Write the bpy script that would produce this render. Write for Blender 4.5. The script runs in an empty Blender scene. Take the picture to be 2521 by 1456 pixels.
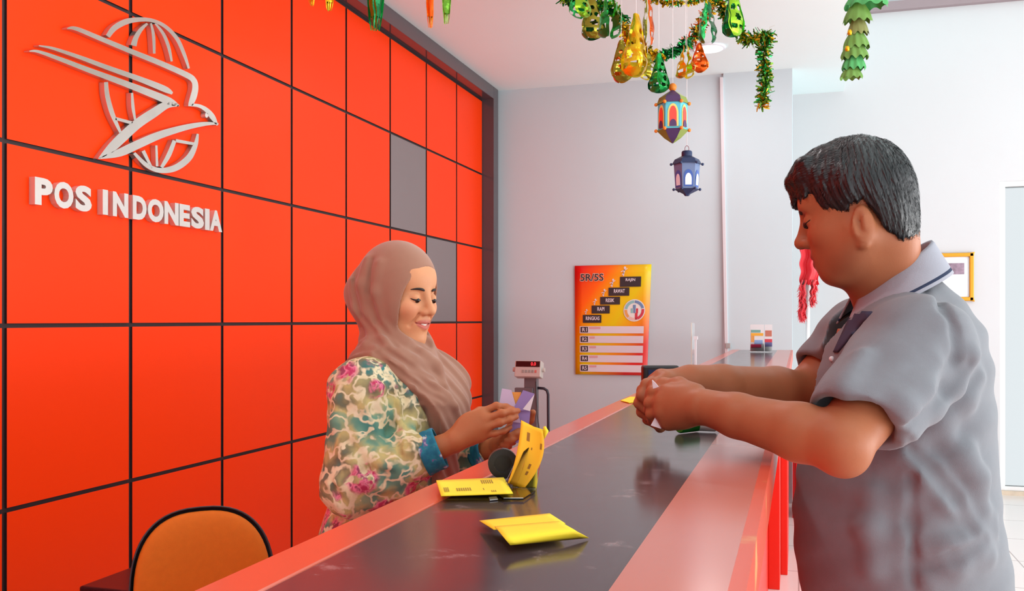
import bpy, bmesh, math, random
import numpy as np
from mathutils import Vector, Matrix

C = bpy.context.scene.collection
F_PX, CX, HY = 2320.0, 1260.5, 788.0        # focal length, centre column and horizon row of the 2521 px frame
TH = math.atan(706.0 / F_PX)                 # the camera looks this far left of the room's long axis
CT, ST = math.cos(TH), math.sin(TH)
CAM = Vector((0.0, 0.0, 1.38))
X_PANEL, Y_BACK, Y_RECESS, Z_CEIL, Z_TOP = -2.46, 7.40, 8.25, 3.27, 1.165


def ray(px, py):
    a = (px - CX) / F_PX
    b = -(py - HY) / F_PX
    return Vector((a * CT - ST, a * ST + CT, b))

def P(px, py, d):
    return CAM + ray(px, py) * d

def onX(px, py, X):
    r = ray(px, py); return CAM + r * (X / r.x)

def onY(px, py, Y):
    r = ray(px, py); return CAM + r * (Y / r.y)

def onZ(px, py, Z):
    r = ray(px, py); return CAM + r * ((Z - CAM.z) / r.z)

# ---------------------------------------------------------------- materials
def lin(c):
    c = c / 255.0
    return c / 12.92 if c <= 0.04045 else ((c + 0.055) / 1.055) ** 2.4

def rgb(r, g, b):
    return (lin(r), lin(g), lin(b), 1.0)

_M = {}
def mat(name, color=(0.8, 0.8, 0.8, 1), rough=0.5, metal=0.0, spec=0.5, noise=0.0, nscale=20.0, bump=0.0, bscale=200.0,
        trans=0.0, ior=1.45, alpha=1.0, emit=0.0, sheen=0.0, coat=0.0, sss=0.0):
    if name in _M:
        return _M[name]
    m = bpy.data.materials.new(name); m.use_nodes = True
    nt = m.node_tree; bs = nt.nodes['Principled BSDF']
    bs.inputs['Base Color'].default_value = color
    bs.inputs['Roughness'].default_value = rough
    bs.inputs['Metallic'].default_value = metal
    bs.inputs['Specular IOR Level'].default_value = spec
    bs.inputs['IOR'].default_value = ior
    bs.inputs['Transmission Weight'].default_value = trans
    bs.inputs['Alpha'].default_value = alpha
    bs.inputs['Sheen Weight'].default_value = sheen
    bs.inputs['Coat Weight'].default_value = coat
    if sss:
        bs.inputs['Subsurface Weight'].default_value = sss
        bs.inputs['Subsurface Radius'].default_value = (0.012, 0.005, 0.003)
        bs.inputs['Subsurface Scale'].default_value = 0.5
    if emit:
        bs.inputs['Emission Color'].default_value = color
        bs.inputs['Emission Strength'].default_value = emit
    tc = nt.nodes.new('ShaderNodeTexCoord')
    if noise:
        n = nt.nodes.new('ShaderNodeTexNoise'); n.inputs['Scale'].default_value = nscale; n.inputs['Detail'].default_value = 6
        nt.links.new(tc.outputs['Object'], n.inputs['Vector'])
        mx = nt.nodes.new('ShaderNodeMix'); mx.data_type = 'RGBA'
        mx.inputs['A'].default_value = tuple(max(0, c * (1 - noise)) for c in color[:3]) + (1,)
        mx.inputs['B'].default_value = tuple(min(1, c * (1 + noise)) for c in color[:3]) + (1,)
        nt.links.new(n.outputs['Fac'], mx.inputs['Factor'])
        nt.links.new(mx.outputs['Result'], bs.inputs['Base Color'])
    if bump:
        n2 = nt.nodes.new('ShaderNodeTexNoise'); n2.inputs['Scale'].default_value = bscale; n2.inputs['Detail'].default_value = 3
        nt.links.new(tc.outputs['Object'], n2.inputs['Vector'])
        bp = nt.nodes.new('ShaderNodeBump'); bp.inputs['Strength'].default_value = bump; bp.inputs['Distance'].default_value = 0.002
        nt.links.new(n2.outputs['Fac'], bp.inputs['Height'])
        nt.links.new(bp.outputs['Normal'], bs.inputs['Normal'])
    _M[name] = m
    return m

def nodes(m):
    nt = m.node_tree
    return nt, nt.nodes, nt.links, nt.nodes['Principled BSDF']

# ---------------------------------------------------------------- mesh collecting
class MB:
    def __init__(s):
        s.v, s.f, s.m = [], [], []
    def add(s, vs, fs, mi=0):
        b = len(s.v)
        s.v.extend(tuple(v) for v in vs)
        s.f.extend(tuple(b + i for i in f) for f in fs)
        s.m.extend([mi] * len(fs))
        return s
    def box(s, lo, hi, mi=0, R=None, c=None):
        x0, y0, z0 = lo; x1, y1, z1 = hi
        vs = [Vector(p) for p in ((x0,y0,z0),(x1,y0,z0),(x1,y1,z0),(x0,y1,z0),(x0,y0,z1),(x1,y0,z1),(x1,y1,z1),(x0,y1,z1))]
        if R is not None:
            c = Vector(c) if c is not None else sum(vs, Vector()) / 8
            vs = [c + R @ (v - c) for v in vs]
        return s.add(vs, [(0,3,2,1),(4,5,6,7),(0,1,5,4),(1,2,6,5),(2,3,7,6),(3,0,4,7)], mi)
    def prism(s, pts, ext, mi=0):
        pts = [Vector(p) for p in pts]; n = len(pts); ext = Vector(ext)
        vs = pts + [p + ext for p in pts]
        fs = [tuple(range(n)), tuple(reversed(range(n, 2 * n)))]
        fs += [(i, i + n, (i + 1) % n + n, (i + 1) % n) for i in range(n)]
        return s.add(vs, fs, mi)
    def tube(s, pts, r, seg=10, mi=0, cap=True, flat=1.0):
        pts = [Vector(p) for p in pts]; n = len(pts)
        rr = r if isinstance(r, (list, tuple)) else [r] * n
        vs, fs = [], []
        up = Vector((0, 0, 1))
        t0 = (pts[1] - pts[0]).normalized()
        if abs(t0.dot(up)) > 0.95: up = Vector((1, 0, 0))
        u = t0.cross(up).normalized()
        for i, p in enumerate(pts):
            t = (pts[min(i + 1, n - 1)] - pts[max(i - 1, 0)]).normalized()
            u = (u - t * u.dot(t)).normalized(); w = t.cross(u)
            for k in range(seg):
                a = 2 * math.pi * k / seg
                vs.append(p + (u * math.cos(a) + w * (math.sin(a) * flat)) * rr[i])
        for i in range(n - 1):
            for k in range(seg):
                a, b = i * seg + k, i * seg + (k + 1) % seg
                fs.append((a, b, b + seg, a + seg))
        if cap:
            fs.append(tuple(reversed(range(seg)))); fs.append(tuple(range((n - 1) * seg, n * seg)))
        return s.add(vs, fs, mi)
    def lathe(s, prof, c=(0, 0, 0), seg=32, mi=0, sx=1.0, sy=1.0, rot=0.0):
        c = Vector(c); vs, fs = [], []
        for r, z in prof:
            for k in range(seg):
                a = rot + 2 * math.pi * k / seg
                vs.append(c + Vector((r * math.cos(a) * sx, r * math.sin(a) * sy, z)))
        n = len(prof)
        for i in range(n - 1):
            for k in range(seg):
                a, b = i * seg + k, i * seg + (k + 1) % seg
                fs.append((a, b, b + seg, a + seg))
        if prof[0][0] > 1e-6: fs.append(tuple(reversed(range(seg))))
        if prof[-1][0] > 1e-6: fs.append(tuple(range((n - 1) * seg, n * seg)))
        return s.add(vs, fs, mi)
    def grid(s, fn, nu, nv, mi=0, keep=None, closed=False):
        vs = [fn(i / nu, j / nv) for j in range(nv + 1) for i in range(nu + 1)]
        fs = []
        for j in range(nv):
            for i in range(nu):
                if keep is None or keep((i + .5) / nu, (j + .5) / nv):
                    a = j * (nu + 1) + i
                    fs.append((a, a + 1, a + nu + 2, a + nu + 1))
        return s.add(vs, fs, mi)
    def sphere(s, c, r, mi=0, seg=16, ring=10, R=None):
        c = Vector(c); r = Vector(r) if hasattr(r, '__len__') else Vector((r, r, r))
        vs = [Vector((0, 0, 1))]; fs = []
        for i in range(1, ring):
            t = math.pi * i / ring
            for k in range(seg):
                a = 2 * math.pi * k / seg
                vs.append(Vector((math.sin(t) * math.cos(a), math.sin(t) * math.sin(a), math.cos(t))))
        vs.append(Vector((0, 0, -1))); last = len(vs) - 1
        for k in range(seg): fs.append((0, 1 + k, 1 + (k + 1) % seg))
        for i in range(ring - 2):
            for k in range(seg):
                a, b = 1 + i * seg + k, 1 + i * seg + (k + 1) % seg
                fs.append((a, a + seg, b + seg, b))
        o = 1 + (ring - 2) * seg
        for k in range(seg): fs.append((last, o + (k + 1) % seg, o + k))
        out = []
        for v in vs:
            q = Vector((v.x * r.x, v.y * r.y, v.z * r.z))
            out.append(c + (R @ q if R is not None else q))
        return s.add(out, fs, mi)
    def build(s, name, mats, parent=None, smooth=False, bevel=0.0, solid=0.0, subd=0, auto=None):
        off = parent.location if parent is not None else Vector()
        if parent is not None and parent.parent is not None: off = off + parent.parent.location
        if not isinstance(mats, (list, tuple)): mats = [mats]
        me = bpy.data.meshes.new(name)
        me.from_pydata([tuple(Vector(v) - off) for v in s.v], [], s.f)
        for m in mats: me.materials.append(m)
        if len(mats) > 1: me.polygons.foreach_set('material_index', s.m)
        me.validate()
        bm = bmesh.new(); bm.from_mesh(me)
        bmesh.ops.remove_doubles(bm, verts=bm.verts, dist=1e-6)
        bmesh.ops.recalc_face_normals(bm, faces=bm.faces)
        bm.to_mesh(me); bm.free()
        if smooth: me.shade_smooth()
        o = bpy.data.objects.new(name, me); C.objects.link(o)
        if parent is not None: o.parent = parent
        if solid:
            md = o.modifiers.new('solid', 'SOLIDIFY'); md.thickness = solid; md.offset = 0
        if bevel:
            md = o.modifiers.new('bevel', 'BEVEL'); md.width = bevel; md.segments = 2; md.limit_method = 'ANGLE'
        if subd:
            md = o.modifiers.new('sub', 'SUBSURF'); md.levels = subd; md.render_levels = subd
        if auto is not None:
            me.shade_smooth(); me.set_sharp_from_angle(angle=math.radians(auto))
        return o

def thing(name, label, cat, loc=(0, 0, 0), group=None):
    o = bpy.data.objects.new(name, None); C.objects.link(o)
    o.location = Vector(loc); o.empty_display_size = 0.05
    o['label'] = label; o['category'] = cat
    if group: o['group'] = group
    return o

def tag(o, label, cat, group=None):
    o['label'] = label; o['category'] = cat
    if group: o['group'] = group
    return o

def struct(o):
    o['kind'] = 'structure'; return o

# flat lettering: the outline of a string as a mesh, normalised to a unit box
_T = {}
def text_shape(s, offset=0.0):
    key = (s, offset)
    if key in _T: return _T[key]
    cu = bpy.data.curves.new('lettering', 'FONT'); cu.body = s; cu.offset = offset; cu.resolution_u = 4
    ob = bpy.data.objects.new('lettering', cu); C.objects.link(ob)
    dg = bpy.context.evaluated_depsgraph_get(); dg.update()
    me = bpy.data.meshes.new_from_object(ob.evaluated_get(dg))
    vs = [Vector((v.co.x, v.co.y)) for v in me.vertices]; fs = [tuple(p.vertices) for p in me.polygons]
    x0 = min(v.x for v in vs); x1 = max(v.x for v in vs); y0 = min(v.y for v in vs); y1 = max(v.y for v in vs)
    vs = [((v.x - x0) / max(x1 - x0, 1e-6), (v.y - y0) / max(y1 - y0, 1e-6)) for v in vs]
    bpy.data.objects.remove(ob); bpy.data.curves.remove(cu); bpy.data.meshes.remove(me)
    _T[key] = (vs, fs)
    return _T[key]

def lettering(mb, s, fn, ext=None, offset=0.0, mi=0):
    """fn(u, v) places the unit box; ext thickens the letters along that vector."""
    vs, fs = text_shape(s, offset)
    pts = [Vector(fn(u, v)) for u, v in vs]
    if ext is None:
        mb.add(pts, fs, mi); return
    ext = Vector(ext); n = len(pts)
    cnt = {}
    for f in fs:
        for a, b in zip(f, f[1:] + f[:1]):
            k = (min(a, b), max(a, b)); cnt.setdefault(k, []).append((a, b))
    sides = [(e[0][1], e[0][0], e[0][0] + n, e[0][1] + n) for e in cnt.values() if len(e) == 1]
    mb.add(pts + [p + ext for p in pts], list(fs) + [tuple(i + n for i in reversed(f)) for f in fs] + sides, mi)

def ribbon(pts):
    """a variable-width stroke (x, y, width) as two edge polylines, smoothed"""
    q = []
    n = len(pts)
    for i in range(n - 1):
        p0, p1, p2, p3 = (np.array(pts[max(i - 1, 0)], float), np.array(pts[i], float), np.array(pts[i + 1], float), np.array(pts[min(i + 2, n - 1)], float))
        for k in range(5):
            t = k / 5
            q.append(0.5 * (2 * p1 + (p2 - p0) * t + (2 * p0 - 5 * p1 + 4 * p2 - p3) * t * t + (3 * p1 - p0 - 3 * p2 + p3) * t ** 3))
    q.append(np.array(pts[-1], float))
    L, R = [], []
    for i, p in enumerate(q):
        t = q[min(i + 1, len(q) - 1)] - q[max(i - 1, 0)]
        nrm = np.array((-t[1], t[0])); nrm /= (np.linalg.norm(nrm) + 1e-9)
        w = max(p[2], 3) / 2
        L.append((p[0] + nrm[0] * w, p[1] + nrm[1] * w)); R.append((p[0] - nrm[0] * w, p[1] - nrm[1] * w))
    return L, R

def stroke_solid(mb, pts, fn, ext, mi=0):
    L, R = ribbon(pts); n = len(L); ext = Vector(ext)
    a = [Vector(fn(*p)) for p in L]; b = [Vector(fn(*p)) for p in R]
    vs = a + b + [p + ext for p in a] + [p + ext for p in b]
    fs = []
    for i in range(n - 1):
        fs.append((i, i + 1, n + i + 1, n + i))
        fs.append((2 * n + i, 3 * n + i, 3 * n + i + 1, 2 * n + i + 1))
        fs.append((i, 2 * n + i, 2 * n + i + 1, i + 1))
        fs.append((n + i, n + i + 1, 3 * n + i + 1, 3 * n + i))
    fs.append((0, n, 3 * n, 2 * n)); fs.append((n - 1, 3 * n - 1, 4 * n - 1, 2 * n - 1))
    mb.add(vs, fs, mi)
# ================================================================ the room
M_RED = mat('red panel', (0.97, 0.047, 0.002, 1), rough=0.36, spec=0.16, noise=0.02, nscale=3)
M_GREYP = mat('grey panel', rgb(128, 116, 116), rough=0.34)
M_JOINT = mat('dark joint', rgb(44, 28, 30), rough=0.6)
M_FRAME = mat('dark glossy cladding', rgb(82, 72, 76), rough=0.13, spec=0.6)
M_WALL = mat('painted wall', rgb(196, 209, 214), rough=0.75, noise=0.02, nscale=2.5, bump=0.05, bscale=120)
M_CEIL = mat('painted ceiling', rgb(232, 246, 246), rough=0.85, noise=0.02, nscale=2)
M_WHITE = mat('white paint', rgb(240, 240, 240), rough=0.6)

# floor: pale glazed tiles with thin joints
M_FLOOR = mat('floor tile', rgb(226, 220, 216), rough=0.18)
nt, N, L, bs = nodes(M_FLOOR)
tc = N.new('ShaderNodeTexCoord'); br = N.new('ShaderNodeTexBrick')
br.offset = 0.0; br.inputs['Scale'].default_value = 1.0
br.inputs['Brick Width'].default_value = 0.6; br.inputs['Row Height'].default_value = 0.6; br.inputs['Mortar Size'].default_value = 0.004
br.inputs['Color1'].default_value = rgb(226, 220, 216); br.inputs['Color2'].default_value = rgb(222, 217, 214); br.inputs['Mortar'].default_value = rgb(170, 160, 155)
L.new(tc.outputs['Object'], br.inputs['Vector']); L.new(br.outputs['Color'], bs.inputs['Base Color'])

X_RIGHT, Y_FRONT, Z_HIGH = 4.4, -3.2, 4.3
X_EDGE = 0.354           # where the lower ceiling over the counter ends

struct(MB().box((-2.66, Y_FRONT, -0.12), (X_RIGHT + 0.15, Y_RECESS + 0.2, 0)).build('floor', M_FLOOR))
# lower ceiling with its end fascia, then the higher ceiling of the customer side
struct(MB().box((-2.66, Y_FRONT, Z_CEIL), (X_EDGE, Y_RECESS + 0.2, Z_HIGH + 0.1)).build('ceiling', M_CEIL))
struct(MB().box((X_EDGE, Y_FRONT, Z_HIGH), (X_RIGHT + 0.15, Y_RECESS + 0.2, Z_HIGH + 0.1)).build('ceiling_high', M_CEIL))

# left wall: dark backing with raised square panels
w = MB()
w.box((-2.66, Y_FRONT, 0), (-2.468, Y_BACK, Z_CEIL), 0)
STEP = 0.602
g, gy = 0.0075, 0.010
for i in range(-9, 8):
    y0 = 2.44 + STEP * i
    for k in range(-3, 3):
        z0 = 1.361 + 0.6 * k
        zz0, zz1 = max(z0 + g, 0.0), min(z0 + 0.6 - g, Z_CEIL)
        if zz1 - zz0 < 0.02: continue
        grey = (i == 5 and k == 1) or (i == 6 and k == 0)
        ya, yb = max(y0 + gy, Y_FRONT), y0 + STEP - gy
        w.box((-2.468, ya, zz0), (X_PANEL - 0.0005, yb, zz1), 0)
        w.add([(X_PANEL, ya, zz0), (X_PANEL, yb, zz0), (X_PANEL, yb, zz1), (X_PANEL, ya, zz1)], [(0, 1, 2, 3)], 2 if grey else 1)
struct(w.build('wall_left', [M_JOINT, M_RED, M_GREYP]))
# dark boxed frame round the panels
struct(MB().box((-2.468, Y_FRONT, 3.172), (-2.363, 7.257, Z_CEIL)).build('trim_1', M_FRAME, bevel=0.002))
struct(MB().box((-2.468, 7.257, 0), (-2.363, 7.375, Z_CEIL)).build('trim_2', M_FRAME, bevel=0.002))

# back wall with a shallow pier at its right end, then the recess of the customer side
w = MB()
xp0 = onY(1781, 500, Y_BACK).x
w.box((-2.66, Y_BACK, 0), (-0.047, Y_RECESS + 0.2, Z_CEIL))
w.box((xp0, Y_BACK - 0.02, 0), (-0.047, Y_BACK, Z_CEIL))
struct(w.build('wall_back', M_WALL))
XD0 = onY(2462, 800, Y_RECESS).x
XD1, ZD = XD0 + 0.95, onY(2480, 446, Y_RECESS).z
w = MB()
w.box((-0.047, Y_RECESS, 0), (XD0, Y_RECESS + 0.2, Z_HIGH))
w.box((XD0, Y_RECESS, ZD), (XD1, Y_RECESS + 0.2, Z_HIGH))
w.box((XD1, Y_RECESS, 0), (X_RIGHT + 0.15, Y_RECESS + 0.2, Z_HIGH))
struct(w.build('wall_recess', mat('recess wall', rgb(203, 204, 206), rough=0.75, noise=0.015, nscale=2)))
# glazed door in the recess, bright daylight behind
d = struct(MB().box((XD0, Y_RECESS + 0.02, 0), (XD0 + 0.04, Y_RECESS + 0.14, ZD)).box((XD1 - 0.04, Y_RECESS + 0.02, 0), (XD1, Y_RECESS + 0.14, ZD))
           .box((XD0 + 0.04, Y_RECESS + 0.02, ZD - 0.04), (XD1 - 0.04, Y_RECESS + 0.14, ZD)).build('door_1', M_WHITE))
M_FROST = mat('frosted glass', (0.95, 0.98, 0.98, 1), rough=0.35, trans=1.0, ior=1.1)
MB().box((XD0 + 0.04, Y_RECESS + 0.06, 0.06), (XD1 - 0.04, Y_RECESS + 0.075, ZD - 0.04)).build('door_glass', M_FROST, d)
MB().box((XD0 + 0.04, Y_RECESS + 0.03, 0.015), (XD1 - 0.04, Y_RECESS + 0.1, 0.06)).build('door_rail', M_WHITE, d)
hd = MB().tube([(XD1 - 0.09, Y_RECESS + 0.02, 0.95), (XD1 - 0.09, Y_RECESS + 0.02, 1.25)], 0.011)
hd.box((XD1 - 0.1, Y_RECESS + 0.02, 0.97), (XD1 - 0.08, Y_RECESS + 0.06, 0.99)).box((XD1 - 0.1, Y_RECESS + 0.02, 1.21), (XD1 - 0.08, Y_RECESS + 0.06, 1.23))
hd.build('door_handle', mat('brushed steel', rgb(200, 200, 200), rough=0.3, metal=1), d)
struct(MB().box((XD0 - 0.12, Y_RECESS - 0.035, 0), (XD1 + 0.1, Y_RECESS, 0.035)).build('door_sill', mat('worn sill', rgb(206, 190, 170), rough=0.6, noise=0.25, nscale=14)))
# dark rail high on the recess wall
a = onY(2168, 17, Y_RECESS - 0.05)
struct(MB().box((a.x - 0.2, Y_RECESS - 0.06, a.z - 0.035), (X_RIGHT, Y_RECESS, a.z + 0.035)).build('trim_3', mat('rail', rgb(150, 132, 136), rough=0.5)))

# shop front on the customer side and behind the camera: sills, posts and tall panes
def shopfront(name, p0, p1, z0, z1, n, post, inward):
    p0, p1 = Vector(p0), Vector(p1); t = (p1 - p0).normalized(); nn = Vector(inward)
    m = MB()
    def bar(a, b, za, zb):
        q = [a, b, b - nn * post, a - nn * post]
        m.prism([Vector((v.x, v.y, za)) for v in q], (0, 0, zb - za))
    bar(p0, p1, z0, z0 + 0.08); bar(p0, p1, z1 - 0.08, z1)
    for i in range(n + 1):
        c = p0 + (p1 - p0) * (i / n)
        bar(c - t * 0.03, c + t * 0.03, z0, z1)
    f = struct(m.build(name, M_WHITE))
    return f
struct(MB().box((X_RIGHT, Y_FRONT, 0), (X_RIGHT + 0.15, Y_RECESS, 0.45)).box((X_RIGHT, Y_FRONT, 3.5), (X_RIGHT + 0.15, Y_RECESS, Z_HIGH)).build('wall_right', M_WALL))
shopfront('window_1', (X_RIGHT + 0.02, Y_FRONT, 0), (X_RIGHT + 0.02, Y_RECESS, 0), 0.45, 3.5, 7, 0.08, (-1, 0, 0))
struct(MB().box((-2.66, Y_FRONT - 0.15, 0), (X_RIGHT, Y_FRONT, 0.7)).box((-2.66, Y_FRONT - 0.15, 2.7), (X_RIGHT, Y_FRONT, Z_HIGH)).box((-2.66, Y_FRONT - 0.15, 0.7), (-0.6, Y_FRONT, 2.7)).build('wall_front', M_WALL))
shopfront('window_2', (-0.6, Y_FRONT - 0.02, 0), (X_RIGHT, Y_FRONT - 0.02, 0), 0.7, 2.7, 4, 0.08, (0, 1, 0))

# plastic cable duct on the back wall
t = thing('cable_duct', 'thin white cable duct running down the grey back wall right of the poster', 'cable duct', onY(1781, 1000, Y_BACK - 0.03))
a, b = onY(1776, 190, Y_BACK - 0.03), onY(1795, 872, Y_BACK - 0.03)
m = MB(); dx = 0.012
m.prism([(a.x - dx, Y_BACK - 0.034, a.z), (a.x + dx, Y_BACK - 0.034, a.z), (b.x + dx, Y_BACK - 0.034, 0), (b.x - dx, Y_BACK - 0.034, 0)], (0, 0.018, 0))
m.build('duct', mat('white duct', rgb(214, 208, 212), rough=0.5), t, bevel=0.002)
c = onY(1792, 852, Y_BACK - 0.05)
MB().box((c.x - 0.018, Y_BACK - 0.05, c.z - 0.02), (c.x + 0.018, Y_BACK - 0.034, c.z + 0.02)).build('clip', mat('grey clip', rgb(168, 162, 160), rough=0.5), t, bevel=0.003)

# recessed ceiling lamp
c = onZ(1745, 116, Z_CEIL)
t = thing('ceiling_lamp', 'round white downlight glowing in the white ceiling', 'lamp', (c.x, c.y, Z_CEIL))
MB().lathe([(0.095, -0.016), (0.115, -0.012), (0.118, 0.0)], c=(c.x, c.y, Z_CEIL), seg=40).build('rim', mat('lamp rim', rgb(225, 228, 235), rough=0.3), t, smooth=True)
MB().lathe([(0.0, -0.0175), (0.096, -0.0165)], c=(c.x, c.y, Z_CEIL), seg=40).build('diffuser', mat('lamp glow', (1, 1, 1, 1), emit=6.0), t)

# ================================================================ the counter
h = CAM.z - Z_TOP
AL, AL2, AR2, AR = -2.13 * h, -1.882 * h, -0.667 * h, -0.24 * h
Y0, Y1 = -1.2, 6.95
M_EDGE = mat('red laminate', rgb(206, 92, 68), rough=0.19, spec=0.9, noise=0.06, nscale=5)
nt, N, L, bs = nodes(M_EDGE)
# worn, yellowed patches where the laminate has rubbed through
M_WORN = mat('worn red edge', rgb(225, 92, 62), rough=0.3)
nt, N, L, bs = nodes(M_WORN)
tc = N.new('ShaderNodeTexCoord'); no = N.new('ShaderNodeTexNoise'); no.inputs['Scale'].default_value = 9; no.inputs['Detail'].default_value = 8
rp = N.new('ShaderNodeValToRGB'); rp.color_ramp.elements[0].position = 0.63; rp.color_ramp.elements[0].color = rgb(208, 76, 50)
rp.color_ramp.elements[1].position = 0.72; rp.color_ramp.elements[1].color = rgb(216, 158, 96)
L.new(tc.outputs['Object'], no.inputs['Vector']); L.new(no.outputs['Fac'], rp.inputs['Fac']); L.new(rp.outputs['Color'], bs.inputs['Base Color'])
M_SHEEN = mat('red laminate with ceiling sheen', rgb(192, 108, 94), rough=0.19, spec=0.9, noise=0.06, nscale=5)  # paler red: the ceiling's reflection on this strip is put into the colour
# dark laminate with scuffs
M_DARK = mat('dark laminate', rgb(66, 54, 58), rough=0.12, spec=0.45)
nt, N, L, bs = nodes(M_DARK)
tc = N.new('ShaderNodeTexCoord'); no = N.new('ShaderNodeTexNoise'); no.inputs['Scale'].default_value = 14; no.inputs['Detail'].default_value = 9; no.inputs['Roughness'].default_value = 0.7
rp = N.new('ShaderNodeValToRGB'); rp.color_ramp.elements[0].position = 0.60; rp.color_ramp.elements[0].color = rgb(72, 60, 64)
rp.color_ramp.elements[1].position = 0.76; rp.color_ramp.elements[1].color = rgb(150, 128, 128)
L.new(tc.outputs['Object'], no.inputs['Vector']); L.new(no.outputs['Fac'], rp.inputs['Fac']); L.new(rp.outputs['Color'], bs.inputs['Base Color'])
mr = N.new('ShaderNodeMapRange'); mr.inputs['To Min'].default_value = 0.09; mr.inputs['To Max'].default_value = 0.2
L.new(no.outputs['Fac'], mr.inputs['Value']); L.new(mr.outputs['Result'], bs.inputs['Roughness'])
M_BODY = mat('red counter front', rgb(214, 32, 14), rough=0.35, spec=0.4)
t = thing('service_counter', 'long post office counter with dark top and red edges between clerk and customer', 'counter', ((AL + AR) / 2, 3, 0))
MB().box((AL2, Y0, Z_TOP - 0.04), (AR2, Y1, Z_TOP)).build('dark_top', M_DARK, t)
MB().box((AL, Y0, Z_TOP - 0.055), (AL2, Y1, Z_TOP + 0.0015)).build('edge_strip', M_EDGE, t, bevel=0.003)['label'] = 'narrow red strip on the clerk side'
MB().box((AR2, Y0, Z_TOP - 0.04), (AR - 0.002, Y1, Z_TOP + 0.0015)).build('edge_strip', M_SHEEN, t)['label'] = 'broad red strip on the customer side'
MB().box((AR - 0.002, Y0, Z_TOP - 0.062), (AR + 0.012, Y1, Z_TOP + 0.0015)).build('edge_face', M_WORN, t)['label'] = 'worn red front edge with yellow patches'
MB().box((AL + 0.02, Y0, 0), (-0.15, 5.9, Z_TOP - 0.04)).build('body', M_BODY, t)
m = MB().box((-0.15, 5.0, 0), (-0.093, 5.9, Z_TOP - 0.062)); m.box((-0.093, 5.3, 0), (-0.058, 5.9, Z_TOP - 0.062))
m.build('pilaster', M_BODY, t, bevel=0.003)
MB().box((AL + 0.05, 5.9, Z_TOP - 0.12), (-0.12, Y1 - 0.05, Z_TOP - 0.055)).build('bracket', M_BODY, t)
MB().box((AL + 0.08, Y1 - 0.2, 0), (-0.16, Y1 - 0.08, Z_TOP - 0.12)).build('end_leg', M_BODY, t)

# red cabinet beyond the counter
c = onZ(1962, 1277, 0)
t = thing('storage_cabinet', 'low red cabinet standing on the floor beyond the counter, partly behind the man', 'cabinet', (c.x + 0.2, c.y + 0.2, 0))
MB().box((c.x - 0.03, c.y, 0), (c.x + 0.42, c.y + 0.4, 0.66)).build('body', mat('deep red paint', rgb(190, 16, 22), rough=0.4), t, bevel=0.004)
MB().box((c.x - 0.01, c.y - 0.015, 0.06), (c.x + 0.40, c.y, 0.62)).build('door', mat('deep red paint'), t, bevel=0.004)
# ================================================================ organic shapes: blended distance fields meshed with surface nets
def _n(v): return np.array(v, dtype=np.float64)

def smin(a, b, k):
    if k <= 0: return np.minimum(a, b)
    hh = np.maximum(k - np.abs(a - b), 0) / k
    return np.minimum(a, b) - hh * hh * k * 0.25

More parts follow.
